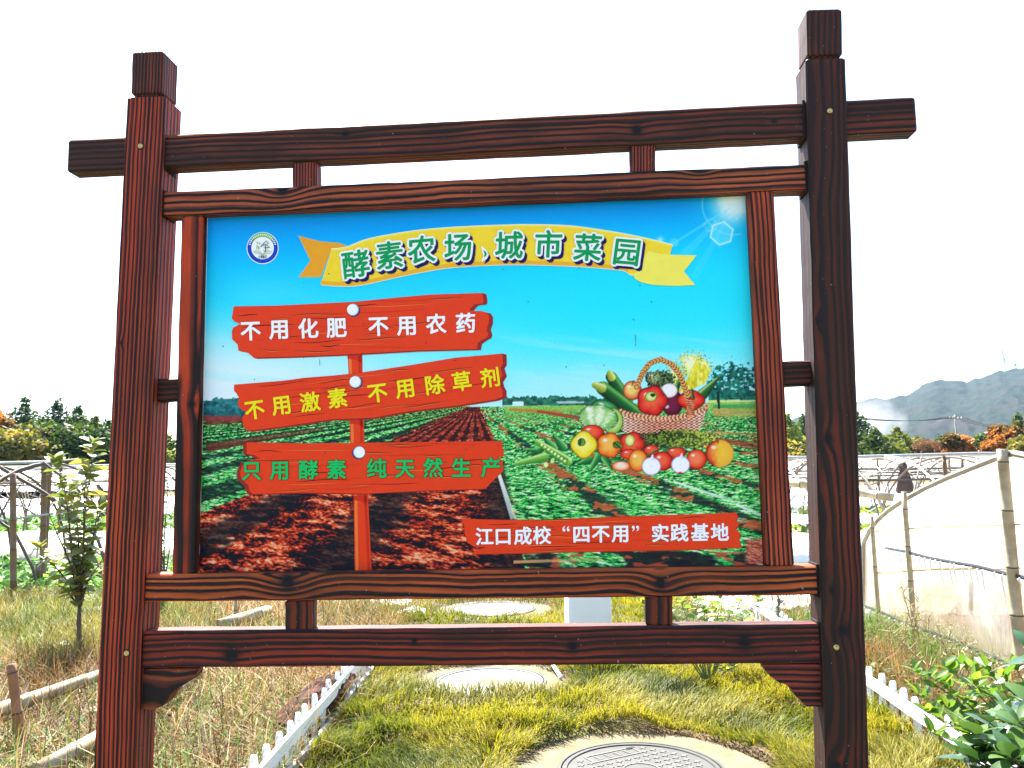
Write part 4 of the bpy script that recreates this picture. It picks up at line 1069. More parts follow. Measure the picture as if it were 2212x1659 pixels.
# utility poles and wires
m_conc = plain('pole_concrete', (0.22, 0.22, 0.20), 0.85, scale=3)
m_wire = plain('cable_black', (0.02, 0.02, 0.022), 0.6)
m_porc = plain('white_insulator', (0.75, 0.75, 0.72), 0.3)
def util_pole(P, H, label):
    t = empty('utility_pole', (P[0], P[1], 0), label=label, cat='utility pole')
    M = MB(); M.tube([(0, 0, -.5), (0, 0, H)], [.19, .12], 10); place('shaft', M.mesh('shaft', m_conc, True), t)
    M = MB(); M.box(-1.1, 1.1, -.2, -.08, H - .75, H - .62); place('crossarm', M.mesh('crossarm', m_conc), t)
    for x in (-1.0, -.45, .45, 1.0):
        M = MB(); M.lathe([(0.05, 0), (.11, .03), (.06, .08), (.11, .13), (.06, .18), (.10, .24), (0.0, .30)], 8, (x, -.14, H - .62)); place('insulator', M.mesh('insulator', m_porc), t)
    return [(P[0] + x, P[1] - .14, H - .36) for x in (-1.0, -.45, .45, 1.0)]
p1 = on_depth(2063, 903, 140); p0 = on_depth(1790, 897, 118); p2 = on_depth(2236, 926, 215)
A1 = util_pole((p1.x, p1.y), p1.z + .6, 'concrete utility pole with white insulators rising above the orange tree')
A0 = util_pole((p0.x, p0.y), p0.z + .6, 'concrete utility pole hidden behind the right sign post')
A2 = util_pole((p2.x, p2.y), p2.z + .6, 'farther utility pole just beyond the right edge')
def wire(a, b, sag, r, label, nm='power_line'):
    M = MB(); n = 24; a = Vector(a); b = Vector(b)
    M.tube([a.lerp(b, k / n) - Vector((0, 0, sag * 4 * (k / n) * (1 - k / n))) for k in range(n + 1)], r, 5)
    place(nm, M.mesh(nm, m_wire), None, label=label, cat='power line', group='power lines')
names = ('first', 'second', 'third', 'fourth')
for k in range(4):
    wire(A0[k], A1[k], .9, .03, f'{names[k]} wire from the left, running from right sign post to the utility pole')
    wire(A1[k], A2[k], 1.2, .035, f'{names[k]} wire from the left, falling from the utility pole to the right edge')
for k, (x0, y0, x1, y1) in enumerate(((-260, 560, 330, 690), (-260, 640, 330, 712), (-260, 676, 330, 752), (-200, 866, 300, 880), (-200, 856, 300, 873))):
    D0, D1 = (34, 70) if k < 3 else (90, 95)
    wire(on_depth(x0, y0, D0), on_depth(x1, y1, D1), .5, .010 if k < 3 else .022, ('highest', 'middle', 'lowest', 'lower distant', 'upper distant')[k] + ' thin wire crossing the sky left of the sign')
wire(on_depth(1560, 880, 100), on_depth(1800, 888, 112), .4, .025, 'thin wire seen in the gap left of the right sign post')

# smoke drifting at the hill foot
m, nt = new_mat('pale_smoke'); N = NT(nt)
tc = N.n('ShaderNodeTexCoord').outputs['Object']; ln = N.n('ShaderNodeVectorMath', operation='LENGTH'); N.l(tc, ln.inputs[0])
nz = N.noise(tc, 1.8, 4, 0.6).outputs[0]
dn = N.m('MULTIPLY', N.m('SUBTRACT', N.m('ADD', N.m('SUBTRACT', 1.0, ln.outputs['Value']), N.m('MULTIPLY', N.m('SUBTRACT', nz, .5), 1.6)), 0.1), 0.045, clamp=True)
v = N.n('ShaderNodeVolumePrincipled'); v.inputs['Color'].default_value = (.95, .97, 1, 1); v.inputs['Anisotropy'].default_value = .3
N.l(N.m('MAXIMUM', dn, 0.0), v.inputs['Density']); o = N.n('ShaderNodeOutputMaterial'); N.l(v.outputs[0], o.inputs['Volume'])
M = MB(); M.lathe([(0.01, -1)] + [(math.cos(a), math.sin(a)) for a in [R(-80 + 16 * k) for k in range(11)]] + [(0.01, 1)], 20)
sp = on_depth(1868, 925, 320)
place('smoke', M.mesh('smoke', m), None, sp, None, (17, 14, 17), label='pale smoke drifting up in front of the hill right of the sign', cat='smoke', kind='stuff')

# ================================================================== GREENHOUSES
m_rod = plain('rusty_steel_rod', (0.10, 0.075, 0.06), 0.7, var=0.5, scale=30)
m_rodl = plain('galvanised_rod', (0.42, 0.42, 0.40), 0.45, var=0.3, scale=25, metal=0.3)
m_bam = None
def bamboo_mat(name, c1_, c2_):
    m, nt = new_mat(name); N = NT(nt); tc = N.n('ShaderNodeTexCoord').outputs['Object']
    a = N.noise(N.mapping(tc, (8, 60, 60)), 1, 4, .6).outputs[0]; b = N.noise(tc, 7, 4, .6).outputs[0]
    c = N.mix(N.ramp(b, [(.35, 0.0), (.7, 1.0)]), c1_, c2_); c = N.mix(N.m('MULTIPLY', a, .35), c, (.16, .11, .06))
    N.out(c, .5, N.bump(a, .3, .002), .3); return m
m_bam = bamboo_mat('weathered_bamboo', (0.30, 0.22, 0.12), (0.50, 0.42, 0.28))
m_node = plain('dark_bamboo_node', (.085, .055, .03), .7)
m_bamd = bamboo_mat('brown_bamboo', (0.24, 0.09, 0.035), (0.36, 0.17, 0.07))
m_bamg = bamboo_mat('pinkish_bamboo', (0.13, 0.07, 0.035), (0.22, 0.13, 0.07))
def bamboo(name, a, b, r, mat, parent=None, node=0.28, bend=0.0, seed=0, k=10, taper=0.85, **kw):
    a = Vector(a); b = Vector(b); L = (b - a).length; rr = random.Random(seed); n = max(1, int(L / node))
    prof = [(0, 1)]; 
    for i in range(1, n + 1):
        t = (i - rr.uniform(.2, .5)) / n
        w = .012 / L
        prof += [(t - w, 1.0), (t - w * .35, 1.13), (t, .93), (t + w * .35, 1.10), (t + w, .99)]
    prof.append((1, 1)); d = (b - a).normalized(); side = d.cross(Vector((0, 0, 1)));
    if side.length < .01: side = Vector((1, 0, 0))
    side.normalize()
    pts = [a.lerp(b, t) + side * bend * math.sin(math.pi * t) for t, w in prof]
    M = MB(); M.tube([p - a for p in pts], [r * w * (1 - (1 - taper) * t) for t, w in prof], k)
    me = M.mesh(name, [mat, m_node], False)
    me.polygons.foreach_set('use_smooth', [len(p.vertices) == 4 for p in me.polygons])
    for p in me.polygons:
        st_ = p.index // k
        if 0 < st_ and (st_ - 1) % 5 in (1, 2) and st_ < len(prof) - 1: p.material_index = 1
    return place(name, me, parent, a, **kw)

m, nt = new_mat('greenhouse_film'); N = NT(nt); tc = N.n('ShaderNodeTexCoord').outputs['Object']
wr = N.noise(N.mapping(tc, (1, 9, .8)), 4, 5, .65, 1.2).outputs[0]; w2 = N.noise(tc, 2.2, 4, .6).outputs[0]
dif = N.n('ShaderNodeBsdfDiffuse'); dif.inputs[0].default_value = (.80, .79, .75, 1)
trl = N.n('ShaderNodeBsdfTranslucent'); trl.inputs[0].default_value = (.92, .90, .86, 1)
tra = N.n('ShaderNodeBsdfTransparent'); tra.inputs[0].default_value = (.93, .93, .93, 1)
gl = N.n('ShaderNodeBsdfGlossy'); gl.inputs['Roughness'].default_value = .22
bp = N.bump(wr, 1.0, .06)
for s_ in (dif, gl): N.l(bp, s_.inputs['Normal'])
def mixs(f, a, b):
    x = N.n('ShaderNodeMixShader')
    if isinstance(f, (int, float)): x.inputs[0].default_value = f
    else: N.l(f, x.inputs[0])
    N.l(a.outputs[0], x.inputs[1]); N.l(b.outputs[0], x.inputs[2]); return x
sepz = N.n('ShaderNodeSeparateXYZ'); N.l(N.n('ShaderNodeNewGeometry').outputs['Position'], sepz.inputs[0])
lowz = N.ramp(N.m('ADD', N.m('MULTIPLY', sepz.outputs[2], .9), N.m('MULTIPLY', N.m('SUBTRACT', w2, .5), 1.3)), [(.05, 1.0), (.75, 0.0)])   # film turns browner and clearer towards the ground
surface_tint = N.mix(lowz, (.80, .79, .75), (.38, .28, .20)); N.l(surface_tint, dif.inputs[0]); N.l(N.mix(lowz, (.92, .90, .86), (.46, .36, .26)), trl.inputs[0])
x1 = mixs(.70, dif, trl); x2 = mixs(.10, x1, gl); x3 = mixs(N.m('ADD', N.ramp(wr, [(.3, .14), (.72, .46)]), N.m('MULTIPLY', lowz, .22)), x2, tra)
o = N.n('ShaderNodeOutputMaterial'); N.l(x3.outputs[0], o.inputs[0]); m_film = m
m_mulch = plain('white_ground_film', (.80, .80, .78), .35, var=.08, scale=6, bump=.8, bdist=.03)
m_beige = plain('pale_tunnel_film', (.36, .34, .25), .4, var=.12, scale=3, bump=.8, bdist=.05)

def arch(Zc, hw, H, p=2.0, z0=0.0, n=18):
    """hoop profile (along Y, height)"""
    return [(Zc + hw * math.cos(math.pi * k / n), z0 + H * math.sin(math.pi * k / n) ** 0.82) for k in range(n + 1)]
def house_frame(x_end, direction, length, Zc, hw, H, label, group, film=False, spacing=.95, seed=0, dark=False, posts=True, cat='greenhouse'):
    t = empty('greenhouse_frame', (x_end, Zc, 0), label=label, cat=cat, group=group)
    rr = random.Random(seed)
    A = [(y - Zc, z) for y, z in arch(Zc, hw, H)]
    M = MB(); M.tube([(0, y, z) for y, z in A], .016, 6); hoop = M.mesh('hoop', m_rod)
    M = MB(); M.tube([(0, y, z) for y, z in A], .014, 6); hoop2 = M.mesh('hoop', m_rodl)
    n = int(length / spacing)
    for k in range(n):
        o = place('hoop', hoop if (k % 2 or dark) else hoop2, t, (direction * k * spacing, 0, rr.uniform(-.02, .01)), (rr.uniform(-.012, .012), 0, rr.uniform(-.05, .05)))
    Lx = direction * (n - 1) * spacing
    M = MB(); M.tube([(Lx * i / 14 - direction * .05, rr.uniform(-.01, .01), H + .012 + rr.uniform(-.012, .012)) for i in range(15)], .021, 7); place('ridge_bar', M.mesh('ridge_bar', m_rodl), t)
    for f in (-.62, .62):
        z = H * (1 - f * f) ** .41
        M = MB(); M.tube([(Lx * i / 14, f * hw, z + rr.uniform(-.02, .02)) for i in range(15)], .012, 5); place('purlin', M.mesh('purlin', m_rod), t)
    # diagonal wind braces between the hoops
    for k in range(0, n - 3, 3):
        for sg in (-1, 1):
            M = MB(); M.tube([(direction * spacing * k, sg * hw * .98, .1), (direction * spacing * (k + 1.5), sg * hw * .78, H * .62), (direction * spacing * (k + 2.6), sg * .05, H)], .011, 5)
            place('brace', M.mesh('brace', m_rodl if rr.random() < .4 else m_rod), t)
    if posts:
        for k in range(0, n, 3): bamboo('post', (direction * k * spacing, rr.uniform(-.05, .05), -.1), (direction * k * spacing, 0, H - .02), .032, m_bamg, t, seed=seed * 9 + k)
    if film:
        M = MB(); m_ = 30
        for k in range(m_ + 1):
            for y, z in A[3:-3]: M.v.append((Lx * k / m_, y * 1.01, z * 1.01 + .02 + .015 * math.sin(k * 2.1 + y * 3)))
        w = len(A) - 6
        for k in range(m_):
            for j in range(w - 1): M.f.append((k * w + j, k * w + j + 1, (k + 1) * w + j + 1, (k + 1) * w + j))
        place('film_cover', M.mesh('film_cover', m_film, True), t)
    return t
gL = 'low greenhouses left of the sign'; gR = 'low greenhouses right of the sign'
ordn = ['nearest', 'second', 'third', 'fourth', 'fifth', 'sixth', 'seventh', 'eighth']
for k, Zc in enumerate((10.4, 14.9, 19.4, 24, 29, 35, 42)):
    film = k >= 4
    house_frame(-5.9 if k == 0 else -5.6 - .25 * k, -1, (15, 17, 20, 24, 28, 32, 40)[k], Zc, 1.9 if k < 4 else 2.3, 1.58 + .015 * k, f'{ordn[k]} low greenhouse ' + ('covered in white film' if film else 'frame of bare hoops') + ' left of the sign', gL, film, seed=k, dark=k % 2 == 0, spacing=.8 if k < 2 else 1.1)
for k, Zc in enumerate((10.9, 15.3, 19.6, 24, 29, 35, 42)):
    film = k >= 4
    house_frame(3.35 + .25 * k, 1, (15, 16, 18, 20, 24, 28, 34)[k], Zc, 1.9 if k < 4 else 2.3, 1.50 + .02 * k, f'{ordn[k]} low greenhouse behind the film house, ' + ('covered in white film' if film else 'bare rusty hoops') + ' right of the sign', gR, film, seed=20 + k, dark=k % 2 == 1, spacing=.8 if k < 2 else 1.1)
# a thick pale bamboo rail and a dark folded shade cloth hang in the nearest frame on the right
bamboo('bamboo_rail', on_depth(1700, 1041, 9.2), on_depth(1928, 1075, 8.4), .05, m_bam, seed=5, label='thick pale bamboo rail slanting between right post and film greenhouse', cat='bamboo pole')
M = MB(); P = on_depth(1948, 1000, 14.0); Pb = on_depth(1955, 1066, 14.0); h_ = P.z - Pb.z
M.lathe([(.10, 0), (.15, .05), (.13, h_ * .3), (.09, h_ * .62), (.06, h_ * .8), (.08, h_ * .9), (.05, h_)], 9)
rnd = random.Random(4); M.v = [(x * (1 + rnd.uniform(-.2, .2)) * 1.0, y * (1 + rnd.uniform(-.2, .2)), z) for x, y, z in M.v]
place('shade_cloth', M.mesh('shade_cloth', plain('dark_brown_cloth', (.05, .032, .028), .9, scale=8, bump=.8, bdist=.02)), None, Pb, label='dark brown folded cloth hanging in the bare greenhouse frame', cat='cloth')

# ---- film greenhouse on the right; its gable runs away from us
GX = 3.22
gh = empty('film_greenhouse', (GX, 5.0, 0), label='film covered greenhouse with bamboo posts right of the sign', cat='greenhouse')
gp = [(1866, 1172), (1880, 1143), (1900, 1120), (1921, 1101), (1955, 1078), (2000, 1053), (2050, 1030), (2100, 1010), (2150, 990), (2188, 979)]
GA = [on_side(x, y, GX) for x, y in gp]
GA = [(P.y, P.z) for P in GA]
ridge = GA[-1]
base_far = (GA[0][0] + .12, 0.0)
prof_g = [base_far, (GA[0][0] + .06, GA[0][1] * .5)] + GA
prof_g += [(2 * ridge[0] - y, z) for y, z in prof_g[-2::-1]]
M = MB()
for k in range(len(prof_g) - 1):
    (y0, z0), (y1, z1) = prof_g[k], prof_g[k + 1]
    nz_ = 8
    for j in range(nz_):
        def vv(y, z, j): 
            zz_ = z * j / nz_; return (.02 * math.sin(y * 9 + zz_ * 3) * .4, y - 5.0, zz_)
        b = M.n(); M.v += [vv(y0, z0, j), vv(y1, z1, j), vv(y1, z1, j + 1), vv(y0, z0, j + 1)]; M.f.append((b, b + 1, b + 2, b + 3))
place('gable_film', M.mesh('gable_film', m_film, True), gh)
M = MB(); nx_ = 26
for i in range(nx_ + 1):
    for y, z in prof_g: M.v.append((.04 + 12 * i / nx_, y - 5.0, z + .004 + .01 * math.sin(i * 1.9)))
w = len(prof_g)
for i in range(nx_):
    for j in range(w - 1): M.f.append((i * w + j, i * w + j + 1, (i + 1) * w + j + 1, (i + 1) * w + j))
place('roof_film', M.mesh('roof_film', m_film, True), gh)
M = MB(); M.tube([(0, y - 5, z) for y, z in prof_g], .022, 8); ah = M.mesh('hoop', plain('gable_hoop', (.30, .25, .19), .5, var=.3))
for i in range(0, 12): place('hoop', ah, gh, (i * 1.0, 0, 0))
def gh_h(y): 
    return float(np.interp(-y, [-p[0] for p in prof_g], [p[1] for p in prof_g]))
for x, r_ in ((1896, .021), (1971, .024), (2196, .040)):
    y = on_side(x, 1100, GX).y
    bamboo('gable_post', (-.05, y - 5, -.1), (-.05, y - 5 + .02, gh_h(y) + .03), r_, m_bam, gh, seed=int(x))
y = 2 * ridge[0] - on_side(1971, 1100, GX).y; bamboo('gable_post', (-.05, y - 5, -.1), (-.05, y - 5, gh_h(y)), .034, m_bam, gh, seed=77)
m_clip = plain('black_clip_rail', (.03, .03, .035), .4, metal=.4)
def rail(z, y0, y1):
    M = MB(); y0 = y0 - 5; y1 = y1 - 5
    M.tube([(-.045, y0 + (y1 - y0) * i / 12, z + .006 * math.sin(i * 2)) for i in range(13)], .013, 6); place('clip_rail', M.mesh('clip_rail', m_clip), gh)
    M = MB(); n = 46
    for i in range(n):      # film gathered in folds under the rail
        yy = y0 + (y1 - y0) * (i + rnd.random() * .7) / n; l = rnd.uniform(.05, .22)
        M.tube([(-.05, yy, z), (-.062, yy + .012, z - .02), (-.05, yy + .02, z - l * .5), (-.03, yy + .03, z - l)], [.004, .009, .006, .001], 5)
    place('film_fold', M.mesh('film_fold', m_mulch), gh, kind='stuff')
rail(on_side(2212, 1243, GX).z, on_side(1926, 1193, GX).y, 2.9)
rail(on_side(2212, 1437, GX).z, on_side(1868, 1317, GX).y, 2.9)
m_cord = plain('orange_cord', (.62, .38, .14), .6)
for y0v, y1v in ((1148, 1133), (1238, 1228)):
    a = on_side(1900, y0v, GX); b = on_side(2212, y1v, GX)
    M = MB(); M.tube([(-.03, a.y - 5, a.z), (-.03, (a.y + b.y) / 2 - 5, (a.z + b.z) / 2 + .015), (-.03, b.y - 5, b.z)], .007, 5); place('cord', M.mesh('cord', m_cord), gh)
# beds and shapes inside the film house
M = MB(); rr = random.Random(3)
for k in range(5): M.box(.8 + k * 1.6, 1.7 + k * 1.6, -2.0, 2.0, -.02, .10)
place('seed_bed', M.mesh('seed_bed', plain('brown_bed_soil', (.16, .10, .07), .95, scale=8, bump=1, bdist=.03)), gh, kind='stuff')
V, Q, C = crown_mesh(77, [(1.3, -.1, .35, .5, .9, .35), (2.8, .5, .3, .6, .9, .3), (1.6, -1.3, .35, .5, .5, .35)], 2600, .07, G1)
place('indoor_crop', np_mesh('indoor_crop', V, Q, m_fol, C), gh, kind='stuff')

# ================================================================== PLANTS OF THE GROUND
m_grass = leafy('lawn_blades', rough=.55, trans=.36, spec=.2, gain=1.35)
m_straw = leafy('dry_straw', rough=.6, trans=.22, spec=.2, gain=1.25)
def pal_mix(pal, t):
    pal = np.array(pal, float); t = np.clip(t, 0, .999) * (len(pal) - 1); i = t.astype(int); f = (t - i)[:, None]
    return pal[i] * (1 - f) + pal[np.minimum(i + 1, len(pal) - 1)] * f
def blades(x, y, z, L, W, ang, lean, curl, C, seg=3, seed=0, droop=.5):
    n = len(x); r_ = np.random.default_rng(seed)
    dx, dy = np.cos(ang), np.sin(ang); pxn, pyn = -dy, dx
    tw = r_.uniform(-1, 1, n); qx = pxn * np.cos(tw) + dx * np.sin(tw) * .6; qy = pyn * np.cos(tw) + dy * np.sin(tw) * .6
    V = np.zeros((n, 2 * (seg + 1), 3)); a = lean.copy(); X = x.copy(); Y = y.copy(); Z = z.copy(); st = L / seg
    for k in range(seg + 1):
        w = W * (1 - (k / seg) ** 1.6 * .92) / 2
        V[:, 2 * k, 0] = X - qx * w; V[:, 2 * k, 1] = Y - qy * w; V[:, 2 * k, 2] = Z
        V[:, 2 * k + 1, 0] = X + qx * w; V[:, 2 * k + 1, 1] = Y + qy * w; V[:, 2 * k + 1, 2] = Z
        X = X + dx * np.sin(a) * st; Y = Y + dy * np.sin(a) * st; Z = Z + np.cos(a) * st; a = a + curl
    b = (np.arange(n) * 2 * (seg + 1))[:, None]
    Q = np.concatenate([b + np.array([2 * k, 2 * k + 1, 2 * k + 3, 2 * k + 2]) for k in range(seg)], 1).reshape(-1, 4)
    # one colour along each blade, root to tip
    CC = np.repeat(C[:, None, :], 2 * (seg + 1), 1)
    return V.reshape(-1, 3), Q, CC.reshape(-1, 3)

manholes = []
for cx, yc_bottom, wpx, ysur in ((1385, None, 350, None),):
    pass
MH = [(on_ground(1386, 1662, .03), .365), (on_ground(1057, 1470, .03), .355), (on_ground(1066, 1314, .03), .40)]
box_c = on_ground(1276, 1432, 0)
LX0, LX1 = -.93, 1.93
def lawn(n, y0, y1, wid, Lr, seed):
    r_ = np.random.default_rng(seed)
    # denser near the camera
    u = r_.random(n); y = 1 / ((1 - u) / y0 + u / y1); x = r_.uniform(LX0 - .05, LX1 + .03, n)
    keep = np.ones(n, bool)
    for k, (c_, r0) in enumerate(MH):
        d = np.hypot(x - c_.x, y - c_.y); lim = (.60, .52, .62)[k] + .07 * (vnoise(np.arctan2(y - c_.y, x - c_.x) * 3 + 9, np.zeros(n), 12 + k) - .5)
        keep &= d > lim
    keep &= ~((abs(x - box_c.x) < .17) & (abs(y - box_c.y - .15) < .18))
    x = x[keep]; y = y[keep]; n = len(x)
    tuft = fbm(x * 3.2, y * 3.2, 801, 3); hue = fbm(x * 1.3 + 5, y * 1.3, 802, 3); loc = vnoise(x * 14, y * 14, 803)
    ang = fbm(x * 1.1, y * 1.1, 804, 2) * 9 + r_.normal(0, .75, n)
    for k, (c_, r0) in enumerate(MH):       # grass leans over the concrete rim
        d = np.hypot(x - c_.x, y - c_.y); near = np.exp(-((d - .6) / .13) ** 2); toward = np.arctan2(c_.y - y, c_.x - x)
        ang = np.where(near > .35, toward + r_.normal(0, .8, n), ang)
    L = r_.uniform(*Lr, n) * (.65 + .75 * tuft)
    lean = np.abs(r_.normal(.25, .22, n)) + .35 * loc; curl = r_.uniform(.15, .55, n)
    z = gz(x, y) + .03 + .05 * sstep(.35, .7, tuft)
    g = sstep(.38, .66, hue) * .42 + r_.random(n) * .5 + (tuft - .5) * .3 + .04
    C = pal_mix([(.022, .040, .008), (.058, .085, .012), (.150, .150, .014), (.25, .215, .020), (.31, .25, .05)], g + r_.normal(0, .12, n))
    return blades(x, y, z, L, np.full(n, wid) * r_.uniform(.7, 1.3, n), ang, lean, curl, C, 3, seed)
V, Q, C = lawn(105000, 3.0, 9.5, .0062, (.06, .12), 5)
place('lawn_grass', np_mesh('lawn_grass', V, Q, m_grass, C), None, label='long yellow green lawn grass between the two picket fences', cat='grass', kind='stuff')
# nearer and farther lawn seen only from other places: sparser
V, Q, C = lawn(22000, 1.4, 3.0, .007, (.06, .12), 6)
place('lawn_grass', np_mesh('lawn_grass', V, Q, m_grass, C), None, label='long lawn grass at the foot of the sign, below the picture', cat='grass', kind='stuff')

def straw(n, x0, x1, y0, y1, Lr, wid, pal, seed, flat=.9, label='', green=.08, up=0.0, seg=4, curlr=(-.25, .35), name='dry_grass', dens=None, zoff=.0):
    r_ = np.random.default_rng(seed); x = r_.uniform(x0, x1, n); y = r_.uniform(y0, y1, n)
    if dens is not None:
        k = r_.random(n) < dens(x, y); x, y = x[k], y[k]; n = len(x)
    heap = fbm(x * 1.2, y * 1.2, seed + 3, 3)
    z = gz(x, y) + zoff + r_.random(n) ** 1.5 * (.10 * (1 - up) + .02) * (0.4 + heap * 1.3)
    ang = r_.uniform(0, 2 * math.pi, n); lean = np.clip(r_.normal(flat, .38, n), 0.02, 1.66) * (1 - up) + up * np.abs(r_.normal(.22, .2, n))
    curl = r_.uniform(*curlr, n); L = r_.uniform(*Lr, n)
    t = r_.random(n) * .75 + (heap - .5) * .8 + .1; C = pal_mix(pal, t)
    gm = r_.random(n) < green * (2.4 * (fbm(x * .9, y * .9, seed + 9, 2) > .5)); C[gm] = pal_mix([(.06, .12, .02), (.16, .24, .05)], r_.random(gm.sum()))
    V, Q, C = blades(x, y, z, L, wid * r_.uniform(.6, 1.3, n), ang, lean, curl, C, seg, seed)
    V[:, 2] = np.maximum(V[:, 2], gz(V[:, 0], V[:, 1]) + .004)
    place(name, np_mesh(name, V, Q, m_straw, C), None, label=label, cat='grass', kind='stuff')
SP = [(.022, .009, .004), (.08, .032, .010), (.19, .092, .028), (.42, .29, .125), (.15, .06, .02)]
YP = [(.045, .042, .010), (.13, .115, .02), (.25, .215, .045), (.38, .32, .11), (.09, .11, .018)]
straw(36000, -3.1, -1.02, 2.9, 8.2, (.12, .42), .0062, SP, 31, flat=1.25, label='tangled dry straw on the ground between left post and picket fence', green=.12)
straw(20000, -6.4, -2.9, 3.2, 6.2, (.10, .40), .0062, SP, 32, flat=1.3, label='dry straw and stubble around the bamboo poles at left', green=.22)
straw(42000, -7.6, -1.05, 5.9, 9.6, (.12, .28), .0065, YP, 33, label='standing yellow dry grass left of the sign before the greenhouses', green=.2, up=.68, curlr=(.05, .5), seg=3)
straw(7000, 2.0, 3.1, 3.0, 8.6, (.08, .26), .0050, SP, 34, label='dry weeds between right picket fence and film greenhouse', green=.3, up=.5)
straw(9000, -1.0, 3.2, 8.6, 12.0, (.14, .34), .006, YP, 35, label='dry grass beyond the lawn behind the printed panel', up=.6, seg=3)
straw(6000, -5, 3.0, 12, 34, (.2, .4), .016, YP, 36, label='dry grass strip far behind the panel between the greenhouses', up=.6, seg=3)
straw(2600, -8, -1.0, 1.2, 3.2, (.1, .4), .006, SP, 37, label='sparse straw left of the left post, below the picture')

def leaf_bed(x0, x1, y0, y1, n, size, h, pal, seed, label, name='crop_plants', dens=None):
    r_ = np.random.default_rng(seed); x = r_.uniform(x0, x1, n); y = r_.uniform(y0, y1, n)
    if dens is not None:
        k = r_.random(n) < dens(x, y); x, y = x[k], y[k]; n = len(x)
    z = gz(x, y) + h * (.3 + .7 * r_.random(n)) * (.5 + fbm(x * 1.6, y * 1.6, seed, 3))
    P = np.stack([x, y, z], -1); s = size * r_.uniform(.6, 1.3, n)
    nn = r_.normal(size=(n, 3)) * (.55, .55, .2) + (0, -.15, .9); nn /= np.linalg.norm(nn, axis=1)[:, None]
    a = np.cross(nn, r_.normal(size=(n, 3))); a /= np.linalg.norm(a, axis=1)[:, None]; b = np.cross(nn, a)
    S = s[:, None]
    V = np.stack([P - a * S * .9, P - a * S * .2 + b * S * .55 + nn * S * .1, P + a * S * .45 + b * S * .4, P + a * S * 1.0 - nn * S * .12, P + a * S * .45 - b * S * .4, P - a * S * .2 - b * S * .55 + nn * S * .1], 1).reshape(-1, 3)
    base = (np.arange(n) * 6)[:, None]
    Q = np.concatenate([base + np.array([0, 1, 2, 3]), base + np.array([0, 3, 4, 5])], 1).reshape(-1, 4)
    C = np.repeat(pal_mix(pal, r_.random(n) * .8 + (fbm(x * 3, y * 3, seed + 1, 2) - .5) * .7 + .1), 6, 0)
    place(name, np_mesh(name, V, Q, m_fol, C), None, label=label, cat='crop', kind='stuff')
LG = [(.025, .075, .015), (.06, .16, .03), (.13, .27, .06), (.24, .38, .12)]
leaf_bed(-16, -3.3, 9.5, 12.2, 15000, .055, .24, LG, 41, 'low bright green crop in front of the greenhouse frame at left')
leaf_bed(-24, -5.5, 18, 24.5, 12000, .11, .30, LG, 42, 'second strip of green crop beyond the pale film tunnel at left')
leaf_bed(3.4, 22, 14.0, 16.0, 7000, .11, .25, G3, 43, 'strip of green crop among the bare frames at right')
leaf_bed(3.4, 24, 20.0, 22.2, 5000, .13, .25, G3, 44, 'farther strip of green crop among the frames at right')
leaf_bed(-6.4, -2.1, 3.3, 6.2, 8200, .032, .09, LG, 45, 'small green weeds among straw at the lower left', 'weeds', dens=lambda x, y: (fbm(x * 1.3, y * 1.3, 451, 2) > .50) * 1.0)
leaf_bed(-6.5, -2.5, 3.9, 4.9, 700, .07, .14, LG, 46, 'broad leaved creeping weeds between the two bamboo poles', 'weeds', dens=lambda x, y: (fbm(x * 1.3, y * 1.3, 461, 2) > .5) * 1.0)
leaf_bed(2.05, 2.9, 3.4, 6.4, 3600, .018, .26, G1 + O1[1:2], 47, 'dark green and reddish weeds behind the right picket fence', 'weeds')
straw(9000, 2.12, 2.95, 3.6, 7.0, (.12, .34), .0055, [(.10, .04, .025), (.26, .11, .06), (.42, .24, .12), (.06, .08, .02), (.34, .24, .12)], 48, label='reddish withered weeds against the film greenhouse', green=.4, up=.55, name='weeds')

# pale film over the beds: long low humps
def hump(x0, x1, yc, hw, h, mat, label, name='film_tunnel'):
    M = MB(); n = 40; m_ = 10
    for i in range(n + 1):
        for j in range(m_ + 1):
            a = math.pi * j / m_
            M.v.append(((x1 - x0) * i / n, hw * math.cos(a), h * math.sin(a) * (1 + .10 * math.sin(i * 1.7 + j)) + .004))
    for i in range(n):
        for j in range(m_): M.f.append((i * 11 + j, i * 11 + j + 1, (i + 1) * 11 + j + 1, (i + 1) * 11 + j))
    place(name, M.mesh(name, mat, True), None, (x0, yc, 0), label=label, cat='film tunnel', group='low film tunnels over the beds')
hump(-22, -4.9, 14.9, 1.5, .42, m_beige, 'wide beige film hump behind the nearest greenhouse frame at left')
for k, (yc, x0, x1) in enumerate(((27.5, -30, -6), (31, -30, -6), (12.9, 3.6, 16), (17.6, 3.8, 18), (26, 4.4, 26), (32.5, 5, 30), (38.5, -36, -7), (38.5, 5, 36))):
    hump(x0, x1, yc, .9, .3 + .02 * k, m_mulch, f'white film hump over a bed, {("nearer left", "farther left", "nearest right", "second right", "third right", "fourth right", "farthest left", "farthest right")[k]} of the sign')
